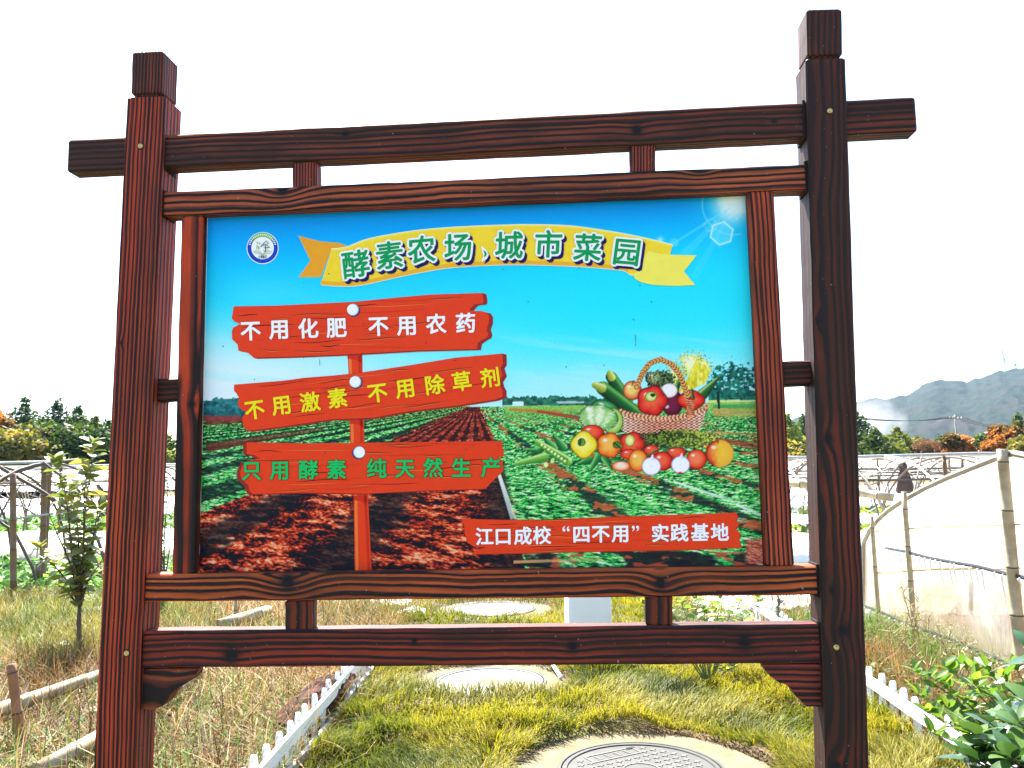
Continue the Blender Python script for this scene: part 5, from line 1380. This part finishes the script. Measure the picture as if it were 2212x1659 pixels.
def scrap(x, y, w, label, seed, flat=.4, mat=None, name='plastic_scrap'):
    P = on_ground(x, y, .05); s = w / F_PX * P.y; r_ = random.Random(seed); M = MB(); n = 6
    for i in range(n + 1):
        for j in range(n + 1): M.v.append((s * (i / n - .5 + r_.uniform(-.05, .05)), s * .8 * (j / n - .5 + r_.uniform(-.05, .05)), s * flat * r_.uniform(0, .6) * (1 - abs(i / n - .5))))
    for i in range(n):
        for j in range(n):
            if r_.random() > .12 or 0 < i < n - 1: M.f.append((i * 7 + j, (i + 1) * 7 + j, (i + 1) * 7 + j + 1, i * 7 + j + 1))
    place(name, M.mesh(name, mat or m_mulch), None, P, label=label, cat='plastic sheet', group='torn pieces of white film')
for k, (x, y, w, l) in enumerate(((175, 1298, 60, 'crumpled white film in the yellow grass left of the sapling stem'), (212, 1268, 46, 'white film piece at the left edge of the left sign post'), (205, 1318, 40, 'small crumpled white film just below the bigger ones by the post'),
        (137, 1392, 34, 'torn white film lying above the upper bamboo pole'), (205, 1538, 60, 'white film under straw between the two bamboo poles'), (160, 1555, 36, 'white scrap beside broad green leaves between the bamboo poles'), (60, 1500, 30, 'white scrap close under the upper bamboo pole at left'),
        (840, 1312, 90, 'blown out white film lying across the straw behind the rails'), (890, 1325, 60, 'white film piece by the end of the left picket fence'), (1690, 1318, 110, 'white ground film seen in the slot beside the right post'))):
    scrap(x, y, w, l, 60 + k)
rr_ = on_ground(1690, 1300, .02)
M = MB(); M.box(-.9, .55, -1.2, 1.3, 0, .035); place('ground_film', M.mesh('ground_film', m_mulch), None, (rr_.x, rr_.y + .3, 0.02), label='broad white ground film right of the shrub behind the sign', cat='plastic sheet')

# ================================================================== FENCES
m, nt = new_mat('white_plastic_fence'); N = NT(nt); tc = N.n('ShaderNodeTexCoord').outputs['Object']
oi_ = N.n('ShaderNodeObjectInfo').outputs['Location']; va = N.n('ShaderNodeVectorMath', operation='ADD'); N.l(tc, va.inputs[0]); N.l(oi_, va.inputs[1])
a = N.noise(va.outputs[0], 22, 4, .65).outputs[0]; sp_ = N.n('ShaderNodeSeparateXYZ'); N.l(N.n('ShaderNodeNewGeometry').outputs['Position'], sp_.inputs[0])
foot_tint = N.ramp(N.m('ADD', N.m('MULTIPLY', sp_.outputs[2], 4.0), N.m('MULTIPLY', a, 1.2)), [(.55, 1.0), (1.1 / 1.2, 0.0)])  # browner towards the ground, edge broken up by noise
c = N.mix(N.m('MULTIPLY', foot_tint, .75), (.78, .78, .76), (.30, .25, .16)); c = N.mix(N.ramp(a, [(.62, 0.0), (.72, .4)]), c, (.42, .40, .32))
N.out(c, .4, spec=.35); m_pvc = m
def picket_mesh(h=.265, w=.060, t=.018):
    M = MB(); P = [(-w / 2, 0), (-w / 2, h - w * .62)] + [(w / 2 * math.cos(a), h - w * .62 + w * .62 * math.sin(a)) for a in [R(180 - 22.5 * k) for k in range(1, 8)]] + [(w / 2, h - w * .62), (w / 2, 0)]
    n = len(P)
    for y, s_ in ((-t / 2, .93), (-t / 2 + .002, 1), (t / 2 - .002, 1), (t / 2, .93)):
        for x, z in P: M.v.append((x * s_, y, z))
    M.f.append(tuple(range(n))); M.f.append(tuple(range(3 * n, 4 * n))[::-1])
    for k in range(3):
        for i in range(n): a = k * n + i; b = k * n + (i + 1) % n; M.f.append((a, a + n, b + n, b))
    return M.mesh('picket', m_pvc)
def rail_mesh(L, h, t):
    M = MB(); n = max(2, int(L / .25)); b = .003
    sec = [(-t / 2 + b, -h / 2), (t / 2 - b, -h / 2), (t / 2, -h / 2 + b), (t / 2, h / 2 - b), (t / 2 - b, h / 2), (-t / 2 + b, h / 2), (-t / 2, h / 2 - b), (-t / 2, -h / 2 + b)]
    for i in range(n + 1):
        for y, z in sec: M.v.append((L * i / n, y, z + .004 * math.sin(i * 1.3)))
    for i in range(n):
        for j in range(8): M.f.append((i * 8 + j, (i + 1) * 8 + j, (i + 1) * 8 + (j + 1) % 8, i * 8 + (j + 1) % 8))
    M.f.append(tuple(range(8))[::-1]); M.f.append(tuple(n * 8 + j for j in range(8)))
    return M.mesh('rail', m_pvc)
PK = picket_mesh()
def fence(a, b, label, side, sp=.152):
    a = Vector(a); b = Vector(b); L = (b - a).length; ang = math.atan2(b.y - a.y, b.x - a.x)
    t = empty('picket_fence', (a.x, a.y, 0), ang, label=label, cat='fence', group='low white picket fences along the lawn')
    rr = random.Random(int(L * 100)); n = int(L / sp)
    for k in range(n):
        place('picket', PK, t, (.05 + k * sp, side * .021, -.02 + rr.uniform(-.006, .006)), (rr.uniform(-.05, .05), rr.uniform(-.03, .03), 0), (1, 1, 1.03))
    for z, h in ((.185, .060), (.045, .042)):
        place('rail', rail_mesh(L, h, .022), t, (0, -side * .002, z))
gl0 = on_ground(632, 1657, .05); gl1 = on_ground(752, 1509, .05); gr0 = on_ground(2058, 1656, .05); gr1 = on_ground(1909, 1546, .05)
print('fence', gl0, gl1, gr0, gr1)
def ext(p, q_, y): t = (y - p.y) / (q_.y - p.y); return (p.x + (q_.x - p.x) * t, y, 0)
fence(ext(gl0, gl1, 2.2), ext(gl0, gl1, 5.9), 'low white plastic picket fence along the left edge of the lawn', 1)
fence(ext(gr0, gr1, 2.0), ext(gr0, gr1, 8.2), 'low white plastic picket fence along the right edge of the lawn', -1)

# ================================================================== MANHOLES
m, nt = new_mat('poured_concrete'); N = NT(nt); tc = N.n('ShaderNodeTexCoord').outputs['Object']
a = N.noise(tc, 5, 6, .65).outputs[0]; b = N.noise(tc, 90, 4, .7).outputs[0]
c = N.mix(N.ramp(a, [(.35, 0.0), (.65, 1.0)]), (.11, .088, .046), (.19, .158, .095)); c = N.mix(N.ramp(b, [(.55, 0.0), (.7, .5)]), c, (.16, .14, .10))
N.out(c, .9, N.bump(N.m('ADD', a, N.m('MULTIPLY', b, .4)), .5, .012), .2); m_conc2 = m
m_iron = plain('worn_cast_iron', (.042, .040, .035), .6, var=.6, scale=9, metal=.0, bump=.6, bdist=.003)
m_lid = plain('pale_concrete_lid', (.125, .13, .13), .6, var=.15, scale=7, bump=.4)
def manhole(c_, r, rs, label, mat, pattern, square=False, rot=0.0, top=.03):
    t = empty('manhole', (c_.x, c_.y, 0), rot, label=label, cat='manhole', group='round manholes in the lawn')
    rr = random.Random(int(r * 1e4)); M = MB(); k = 40; n = 5
    def edge(a):
        if square: s_ = rs / max(abs(math.cos(a)), abs(math.sin(a))); return min(s_, rs * 1.25)
        return rs
    wob = [rr.uniform(-.012, .02) for _ in range(k)]
    for i, (f, z) in enumerate(((0, top - .012), (.25, top - .010), (.7, top - .012), (.96, top - .02), (1.0, -.06))):
        for j in range(k):
            a = 2 * math.pi * j / k; q_ = (r + .018) + (edge(a) + wob[j] - r - .018) * f
            M.v.append((q_ * math.cos(a), q_ * math.sin(a), z + (rr.uniform(-.002, .002) if 0 < i < 4 else 0)))
    for i in range(4):
        for j in range(k): b = i * k; M.f.append((b + j, b + (j + 1) % k, b + k + (j + 1) % k, b + k + j)[::-1])
    place('concrete_surround', M.mesh('concrete_surround', m_conc2), t)
    M = MB(); M.lathe([(r + .022, -.03), (r + .022, top - .004), (r + .018, top), (r + .006, top), (r + .004, top - .003), (r + .004, -.03)], 56)
    M.f.pop(); place('frame_ring', M.mesh('frame_ring', m_iron, False), t)
    M = MB(); M.lathe([(r, top - .04), (r, top - .003), (r - .004, top), (r - .022, top), (r - .026, top - .006), (r - .034, top - .006), (r - .036, top - .003), (0.0, top - .0035)], 64)
    cv = place('cover', M.mesh('cover', mat), t)
    if pattern:
        M = MB(); z0 = top - .004; h = .0042; s_ = .052
        for i in range(-7, 8):
            for j in range(-7, 8):
                x, y = i * s_ + (j % 2) * s_ / 2, j * s_ * .9
                if math.hypot(x, y) > r - .06 or math.hypot(x, y) < .10 or (abs(y - r * .62) < .055 and abs(x) < .15) or (abs(y + r * .62) < .055 and abs(x) < .15): continue
                M.box(x - .017, x + .017, y - .0032, y + .0032, z0, z0 + h); M.box(x - .0032, x + .0032, y - .017, y + .017, z0, z0 + h * .9)
        place('raised_crosses', M.mesh('raised_crosses', m_ironl), cv, kind='stuff')
        for yc in (r * .62, -r * .62):
            M = MB()
            for (x0, x1, y0, y1) in ((-.14, .14, yc - .045, yc - .038), (-.14, .14, yc + .038, yc + .045), (-.14, -.133, yc - .038, yc + .038), (.133, .14, yc - .038, yc + .038)): M.box(x0, x1, y0, y1, z0, z0 + h)
            place('name_frame', M.mesh('name_frame', m_ironl), cv)
            for q_ in range(4):
                M = MB(); x = -.085 + q_ * .056
                for d_ in (-.018, .002, .02): M.box(x - .015, x + .015, yc + d_ - .002, yc + d_ + .002, z0, z0 + h * .7)
                M.box(x - .002, x + .002, yc - .024, yc + .026, z0, z0 + h * .8); place('worn_character', M.mesh('worn_character', m_ironl), cv)
        M = MB(); M.lathe([(.088, z0), (.088, z0 + h), (.080, z0 + h), (.080, z0)], 30); M.f.pop(); place('centre_ring', M.mesh('centre_ring', m_ironl), cv)
        M = MB(); M.lathe([(.060, z0), (.058, z0 + h * .7), (0, z0 + h * .7)], 24); place('centre_boss', M.mesh('centre_boss', mat), cv)
    else:
        M = MB(); M.lathe([(.062, top - .004), (.060, top - .001), (0, top - .001)], 26); place('centre_boss', M.mesh('centre_boss', m_conc2), cv)
    M = MB()
    for sx in (-1, 1):
        M = MB(); b = M.n(); x, y = sx * r * .35, sx * r * .72
        M.lathe([(.02, 0), (.02, .0008), (0, .0008)], 12); M.v = [(x + p[0] * 1.3, y + p[1] * .55, top - .0037 + p[2] + (0.004 if pattern else 0)) for p in M.v]
        place('lift_slot', M.mesh('lift_slot', m_blk), cv)
m_ironl = plain('polished_iron_relief', (.13, .125, .11), .5, var=.4, scale=12)
manhole(MH[0][0], MH[0][1], .60, 'nearest manhole with dark iron cover of raised crosses in round concrete', m_iron, True, rot=R(28))
manhole(MH[1][0], MH[1][1], .50, 'middle manhole with plain pale lid in a squarish concrete pad', m_lid, False, True, rot=R(8))
manhole(MH[2][0], MH[2][1], .60, 'farthest manhole with pale lid, seen between the two lower rails', m_lid, False)

# ================================================================== SMALLER THINGS
m_wht = plain('white_painted_block', (.80, .80, .79), .5, var=.05)
t = empty('utility_box', (box_c.x, box_c.y + .16, 0), .05, label='white square utility box standing on the lawn behind the sign', cat='utility box')
M = MB(); M.box(-.158, .158, -.15, .15, -.05, .56); o = place('housing', M.mesh('housing', m_wht), t)
bv = o.modifiers.new('b', 'BEVEL'); bv.width = .008; bv.segments = 2
M = MB(); M.box(-.17, .17, -.162, .162, .56, .585); o = place('lid', M.mesh('lid', m_wht), t); bv = o.modifiers.new('b', 'BEVEL'); bv.width = .006
M = MB(); M.box(-.13, .13, -.156, -.1502, .06, .50); place('door', M.mesh('door', m_pvc), t)
a = on_ground(1212, 1464, .03); b = on_ground(1187, 1425, .06)
M = MB(); M.tube([a, b], .014, 6); place('white_stick', M.mesh('white_stick', m_pvc), None, label='white stick lying at the right edge of the middle manhole pad', cat='stick')

# bamboo lying on the field at left
G = on_ground
def bpole(x0, y0, x1, y1, r, z, label, seed, mat=None, bend=0.0, node=.30):
    return bamboo('bamboo_pole', G(x0, y0, z + .10), G(x1, y1, z + .12), r, mat or m_bam, seed=seed, bend=bend, node=node, label=label, cat='bamboo pole', group='bamboo poles lying in the field')
bpole(-160, 1588, 300, 1430, .040, .07, 'upper pale bamboo pole lying across the straw left of the sign', 3)
bpole(78, 1668, 432, 1447, .038, .08, 'lower pale bamboo pole running behind the left sign post', 4, bend=.05)
bpole(470, 1352, 580, 1318, .05, .10, 'pale bamboo pole seen between the two lower rails at left', 6)
bpole(335, 1245, 349, 1160, .022, .30, 'short pale stake leaning beside the left post at panel height', 7)
def stake(name, x0, y0, x1, y1, r, Y, label, mat, cat='stake', seed=0, node=.2, flat=1):
    a = on_depth(x0, y0, Y); b = on_depth(x1, y1, Y - .03); 
    return bamboo(name, b - Vector((0, 0, .06)), a, r, mat, seed=seed, node=node, taper=.95, label=label, cat=cat)
P = G(56, 1655, 0); stake('bamboo_stake', 24, 1434, 56, 1655, .024, P.y, 'split brown bamboo stake leaning at the left edge', m_bamd, seed=9, node=.16)
stake('bamboo_stake', 509, 1290, 512, 1352, .017, G(512, 1385, 0).y, 'thin upright bamboo stake behind the lower rails at left', m_bam, seed=10)
stake('bamboo_stake', 28, 1022, 30, 1292, .036, 9.4, 'thick brown bamboo post at the left edge before the greenhouse frame', m_bamg, cat='post', seed=11, node=.3)
stake('bamboo_stake', 96, 1003, 92, 1270, .038, 10.1, 'thick brown bamboo post under the ridge of the nearest left frame', m_bamg, cat='post', seed=12, node=.3)
stake('bamboo_stake', 82, 1218, 82, 1270, .03, 9.9, 'short stub of a post beside the thick brown post under the ridge', m_bamg, cat='post', seed=13)
def crod(pts, r, label, mat=m_rod, depth=None, name='steel_rod'):
    M = MB(); M.tube(pts, r, 6); place(name, M.mesh(name, mat), None, label=label, cat='rod', group='rods of the greenhouse gable at left')
Dz = lambda x, y, Y=9.7: on_depth(x, y, Y)
crod([Dz(-40, 1062), Dz(30, 1022), Dz(96, 1001), Dz(170, 992, 10.4)], .018, 'rod rising from the left edge over both brown bamboo posts')
crod([Dz(-40, 985), Dz(28, 1026), Dz(92, 1062), Dz(150, 1102), Dz(210, 1162), Dz(240, 1250)], .020, 'dark rod falling from the left edge to the sapling')
crod([Dz(-30, 1110), Dz(30, 1147), Dz(70, 1225), Dz(88, 1290)], .018, 'dark bent rod falling to the ground between the brown posts')
crod([Dz(-30, 1128), Dz(30, 1121), Dz(96, 1112), Dz(180, 1102)], .014, 'pale level rod tied across both brown bamboo posts', m_rodl)
crod([Dz(96, 1001), Dz(160, 1050), Dz(232, 1120)], .016, 'dark rod falling right from the ridge post behind the sapling')
# hoop of white pipe
M = MB(); M.tube([G(10, 1622, .0), G(35, 1607, .04), G(70, 1596, .08), G(110, 1590, .10), G(150, 1592, .08), G(188, 1602, .04)], [.007] * 6, 8)
place('white_pipe', M.mesh('white_pipe', m_pvc), None, label='thin white pipe bent in an arc over the lower bamboo pole', cat='pipe')
c_ = G(112, 1652, .05); M = MB(); M.lathe([(.05, -.05), (.055, 0), (.052, .05), (.045, .05), (.046, -.05)], 14); M.f.pop()
place('bamboo_ring', M.mesh('bamboo_ring', m_bam), None, c_, (R(70), .2, R(30)), label='cut bamboo ring lying at the foot of the brown stake', cat='bamboo ring')

# rotten log beside the fence
m, nt = new_mat('rotten_bark'); N = NT(nt); tc = N.n('ShaderNodeTexCoord').outputs['Object']
a = N.noise(N.mapping(tc, (2, 34, 34)), 1, 5, .7, .8).outputs[0]; c = N.ramp(a, [(.34, (.006, .004, .003)), (.50, (.05, .018, .010)), (.66, (.16, .06, .028)), (.85, (.32, .17, .08))])
N.out(c, .85, N.bump(a, 1, .02), .2)
a = G(606, 1572, .12); b = G(750, 1462, .17); L = (b - a).length; M = MB(); rr = random.Random(8); n = 26; k_ = 12
for i in range(n + 1):
    t_ = i / n; w = .10 * math.sin(math.pi * min(max(t_ * 1.02 + .02, .04), .93)) ** .5
    for j in range(k_):
        an = 2 * math.pi * j / k_; q_ = w * (1 + rr.uniform(-.14, .14) + .15 * math.sin(an * 3 + t_ * 5)); M.v.append((L * t_, q_ * math.cos(an) * 1.1, q_ * math.sin(an) * .85))
for i in range(n):
    for j in range(k_): M.f.append((i * k_ + j, (i + 1) * k_ + j, (i + 1) * k_ + (j + 1) % k_, i * k_ + (j + 1) % k_))
M.f.append(tuple(range(k_))); M.f.append(tuple(n * k_ + j for j in range(k_))[::-1])
place('rotten_log', M.mesh('rotten_log', m), None, a, (0, -math.asin((b.z - a.z) / L), math.atan2(b.y - a.y, b.x - a.x)), label='rotten reddish brown log lying in straw beside the left picket fence', cat='log')
M = MB(); M.box(-.6, .6, -.10, .10, -.04, .035); p_ = G(690, 1560, 0); place('hollow_shade', M.mesh('hollow_shade', plain('under_log_shade', (.02, .015, .012), .95)), None, (p_.x - .02, p_.y, .0), (0, 0, math.atan2(b.y - a.y, b.x - a.x)), kind='structure')  # near-black slab stands in for the shade in the hollow under the log
# loose long straw stalks on the lawn
for k, (P, l) in enumerate((([(722, 1659), (790, 1628), (812, 1600)], 'bent dry stalk lying on the lawn at lower left'), ([(655, 1560), (700, 1590), (745, 1606), (800, 1604)], 'long curved dry stalk on the lawn by the left fence'))):
    M = MB(); M.tube([G(x, y, .09) for x, y in P], .0018, 5); place('dry_stalk', M.mesh('dry_stalk', plain('pale_stalk', (.30, .24, .11), .6)), None, label=l, cat='stalk', group='loose dry stalks on the lawn')

# ================================================================== SHRUBS WITH SINGLE LEAVES
def leaf_mesh(name, L, W, mat, fold=.25, droop=.3, tipw=1.0):
    M = MB(); n = 6
    for i in range(n + 1):
        t = i / n; w = W / 2 * (math.sin(math.pi * t ** .85) ** .8 if 0 < t < 1 else 0); z = -droop * L * t * t
        M.v += [(L * t, -w, z + fold * w), (L * t, 0, z), (L * t, w, z + fold * w)]
    for i in range(n):
        a = i * 3; M.f += [(a, a + 3, a + 4, a + 1), (a + 1, a + 4, a + 5, a + 2)]
    M.tube([(-L * .12, 0, 0), (0, 0, 0)], L * .012, 4, cap=False)
    return M.mesh(name, mat, True)
def shrub(base, tips, stem_mat, leaf_ms, label, seed, sp=.035, r0=.012, start=.35, lscale=1.0, cat='shrub', droop=.25, name='shrub', fork=None, nmax=290):
    rr = random.Random(seed); base = Vector(base); t = empty(name, base, label=label, cat=cat)
    cnt = 0; off = Vector((0, 0, 0))
    if fork is not None:
        off = Vector(fork) - base; M = MB(); M.tube([Vector((0, 0, -.03)), off * .4 + Vector((.01, 0, 0)), off * .75, off], [r0 * 1.15, r0, r0 * .85, r0 * .7], 8)
        place('trunk', M.mesh('trunk', stem_mat, True), t); r0 = r0 * .5
    for ti, tip in enumerate(tips):
        tp = Vector(tip) - base - off; mid = Vector((tp.x * .35, tp.y * .35, tp.z * .58)); L = tp.length; n = max(8, int(L / .05))
        pts = []
        for i in range(n + 1):
            u = i / n; p = mid * (2 * u * (1 - u)) + tp * (u * u); p += Vector((math.sin(u * 9 + ti), math.cos(u * 7 + ti), 0)) * .006; pts.append(p + off)
        M = MB(); M.tube(pts, [r0 * (1 - .82 * i / n) for i in range(n + 1)], 7); place('stem', M.mesh('stem', stem_mat, True), t)
        m_ = int(L * (1 - start) / sp); ph = rr.uniform(0, 6)
        for i in range(m_ + 1):
            u = start + (1 - start) * (i + rr.uniform(-.2, .2)) / max(m_, 1); u = min(max(u, 0), 1); f = u * n; a = min(int(f), n - 1); p = pts[a].lerp(pts[a + 1], f - a)
            for q_ in range(1 if u < .93 else 3):
                if cnt > nmax: break
                az = ph + i * 2.4 + q_ * 2.1 + rr.uniform(-.4, .4); el = rr.uniform(-.1, .75) if u < .93 else rr.uniform(.3, 1.2)
                s_ = lscale * rr.uniform(.7, 1.15) * (.75 if u > .93 else 1)
                place('leaf', leaf_ms[rr.randrange(len(leaf_ms))], t, p, (rr.uniform(-.6, .6), -el, az), (s_, s_, s_)); cnt += 1
    return t
m_stem = plain('brown_stem', (.10, .065, .045), .8, scale=30); m_stg = plain('green_stem', (.12, .16, .05), .6, scale=30)
lf_sap = [leaf_mesh('leaf', .095, .052, leafy('sapling_leaf', .45, .30, .4, [(0, (.055, .085, .022)), (.5, (.15, .19, .05)), (.85, (.27, .25, .08)), (1, (.36, .27, .09))]), .22, .25), leaf_mesh('leaf', .08, .042, bpy.data.materials['sapling_leaf'], .1, .5)]
sb = G(166, 1420, 0); ys = sb.y
shrub(sb, [on_depth(x, y, ys + d) for x, y, d in ((200, 955, 0), (120, 990, -.1), (222, 1095, .15), (158, 1050, .2), (188, 1015, -.15), (80, 1180, .1), (140, 1130, -.25), (225, 1200, -.1), (196, 1120, .3), (105, 1250, .1), (238, 1010, .2), (95, 1090, -.2))], m_stem, lf_sap,
      'leafy olive green sapling growing in dry grass left of the left post', 21, sp=.023, r0=.020, start=.08, name='sapling', cat='sapling', fork=on_depth(172, 1310, ys), lscale=1.6)
s2 = G(352, 1330, 0); lf_g = [leaf_mesh('leaf', .07, .04, leafy('dark_green_leaf', .4, .25, .4, [(0, (.02, .05, .015)), (.6, (.05, .11, .03)), (1, (.10, .17, .05))]), .2, .3)]
shrub(s2, [on_depth(x, y, s2.y + d) for x, y, d in ((360, 1040, 0), (345, 1090, .1), (372, 1120, -.1), (350, 1160, 0), (330, 1060, .1))], m_stem, lf_g, 'slender leafy bush seen in the gap right of the left post', 22, sp=.04, start=.35)
lf_c = [leaf_mesh('leaf', .058, .034, leafy('mid_green_leaf', .4, .4, .35, [(0, (.05, .10, .02)), (.5, (.12, .20, .04)), (.85, (.28, .30, .08)), (1, (.42, .32, .08))]), .15, .3)]
cb = on_depth(1530, 1480, 5.35); cb.z = 0
shrub(cb, [on_depth(x, y, 5.35 + d) for x, y, d in ((1640, 1292, 0), (1600, 1300, .1), (1560, 1282, -.1), (1500, 1288, .1), (1470, 1300, 0), (1440, 1306, .2), (1385, 1300, .1), (1545, 1310, .2), (1620, 1325, -.2), (1400, 1330, 0), (1590, 1440, -.2), (1575, 1432, -.15), (1520, 1320, 0))], m_stg, lf_c,
      'small shrub with yellow green leaves behind the lower rails', 23, sp=.022, r0=.006, start=.45, lscale=1.25)
lf_y = [leaf_mesh('leaf', .078, .030, leafy('young_citrus_leaf', .35, .42, .45, [(0, (.035, .085, .012)), (.6, (.09, .165, .022)), (1, (.20, .27, .045))]), .3, .2), leaf_mesh('leaf', .07, .034, bpy.data.materials['young_citrus_leaf'], .35, -.1)]
yb = Vector((2.12, 3.25, 0))
shrub(yb, [on_depth(x, y, Y) for x, y, Y in ((1975, 1450, 3.3), (2045, 1440, 3.3), (2010, 1580, 2.9), (2060, 1560, 2.95), (2078, 1436, 3.4), (2128, 1440, 3.3), (2165, 1462, 3.2), (2012, 1462, 3.35), (1985, 1500, 3.3), (2000, 1535, 3.15), (2040, 1475, 3.5), (2100, 1475, 3.2), (2140, 1500, 3.1), (2050, 1530, 3.2), (2195, 1440, 3.4), (2100, 1440, 3.5))], m_stg, lf_y,
      'young citrus shrub with bright yellow green leaves over the right picket fence', 24, sp=.024, r0=.008, start=.56, lscale=1.2)
lf_d = [leaf_mesh('leaf', .115, .060, leafy('dark_glossy_leaf', .28, .15, .5, [(0, (.012, .038, .014)), (.6, (.035, .085, .025)), (1, (.09, .16, .04))]), .2, .25), leaf_mesh('leaf', .10, .055, bpy.data.materials['dark_glossy_leaf'], .1, .45)]
db = Vector((1.98, 2.85, 0))
shrub(db, [on_depth(x, y, Y) for x, y, Y in ((2215, 1510, 2.8), (2180, 1530, 2.75), (2140, 1560, 2.7), (2110, 1590, 2.6), (2090, 1635, 2.6), (2150, 1610, 2.5), (2200, 1560, 2.5), (2110, 1640, 2.5), (2190, 1640, 2.4), (2240, 1520, 2.6), (2270, 1600, 2.6), (2140, 1690, 2.4), (2240, 1700, 2.4), (2230, 1405, 2.7), (2300, 1540, 2.7))], m_stem, lf_d,
      'dark glossy large leaved shrub in the lower right corner', 25, sp=.036, r0=.010, start=.5, lscale=1.3)
lf_r = [leaf_mesh('leaf', .05, .02, leafy('reddish_leaf', .5, .3, .3, [(0, (.10, .03, .02)), (1, (.35, .08, .06))]), .2, .3)]
rb = G(232, 1290, 0); shrub(rb, [on_depth(x, y, rb.y) for x, y in ((212, 1215), (222, 1195), (235, 1220))], m_stem, lf_r, 'low reddish weed close to the left edge of the left post', 26, sp=.03, r0=.005, start=.3, name='weed', cat='weed')
# tall thin weeds by the film greenhouse
def reed(x, yb_, tops, Y, label, seed):
    M = MB(); rr = random.Random(seed)
    for tx_, ty_ in tops:
        a = on_depth(x, yb_, Y); a.z = 0; b = on_depth(tx_, ty_, Y); c_ = a.lerp(b, .5) + Vector((rr.uniform(-.06, .06), 0, .05))
        M.tube([a, a.lerp(c_, .6), c_, c_.lerp(b, .5), b], [.005, .004, .0035, .003, .001], 5)
        for q_ in range(16):
            p = c_.lerp(b, q_ / 16); M.tube([p, p + Vector((rr.uniform(-.07, .07), rr.uniform(-.05, .05), rr.uniform(-.02, .07)))], [.0035, .001], 4)
    place('tall_weed', M.mesh('tall_weed', plain('dry_weed', (.34, .27, .12), .7)), None, label=label, cat='weed', kind='stuff')
reed(1990, 1490, ((1945, 1255), (1968, 1300), (1985, 1290), (2005, 1335), (1958, 1340)), 5.2, 'tall thin dry weeds before the bamboo post of the film greenhouse', 5)
reed(2050, 1500, ((2020, 1340), (2058, 1345), (2090, 1380), (1900, 1340), (1925, 1380)), 4.8, 'dry seed stalks against the lower clip rail of the film greenhouse', 6)
M = MB(); a = on_depth(1676, 1349, 6.6); b = on_depth(1682, 1292, 6.6); a.z = 0; rr = random.Random(2); M.tube([a, b], [.006, .003], 5)
for q_ in range(26):
    p = a.lerp(b, .55 + .45 * q_ / 26); M.tube([p, p + Vector((rr.uniform(-.05, .05), 0, rr.uniform(0, .03))), ], [.009, .002], 4)
place('thin_weed', M.mesh('thin_weed', plain('grey_green_weed', (.12, .15, .08), .7)), None, label='single small leafed weed before the white ground film', cat='weed', kind='stuff')

# ================================================================== AIR
m, nt = new_mat('thin_haze'); N = NT(nt)
v = N.n('ShaderNodeVolumePrincipled'); v.inputs['Color'].default_value = (.50, .76, 1, 1); v.inputs['Density'].default_value = HAZE_D; v.inputs['Anisotropy'].default_value = .35
o = N.n('ShaderNodeOutputMaterial'); N.l(v.outputs[0], o.inputs['Volume'])
M = MB(); M.box(-4200, 4200, -300, 4600, -1.5, 420)
place('haze', M.mesh('haze', m), None, kind='stuff', label='thin blue haze in the air over the fields and hills', cat='haze')
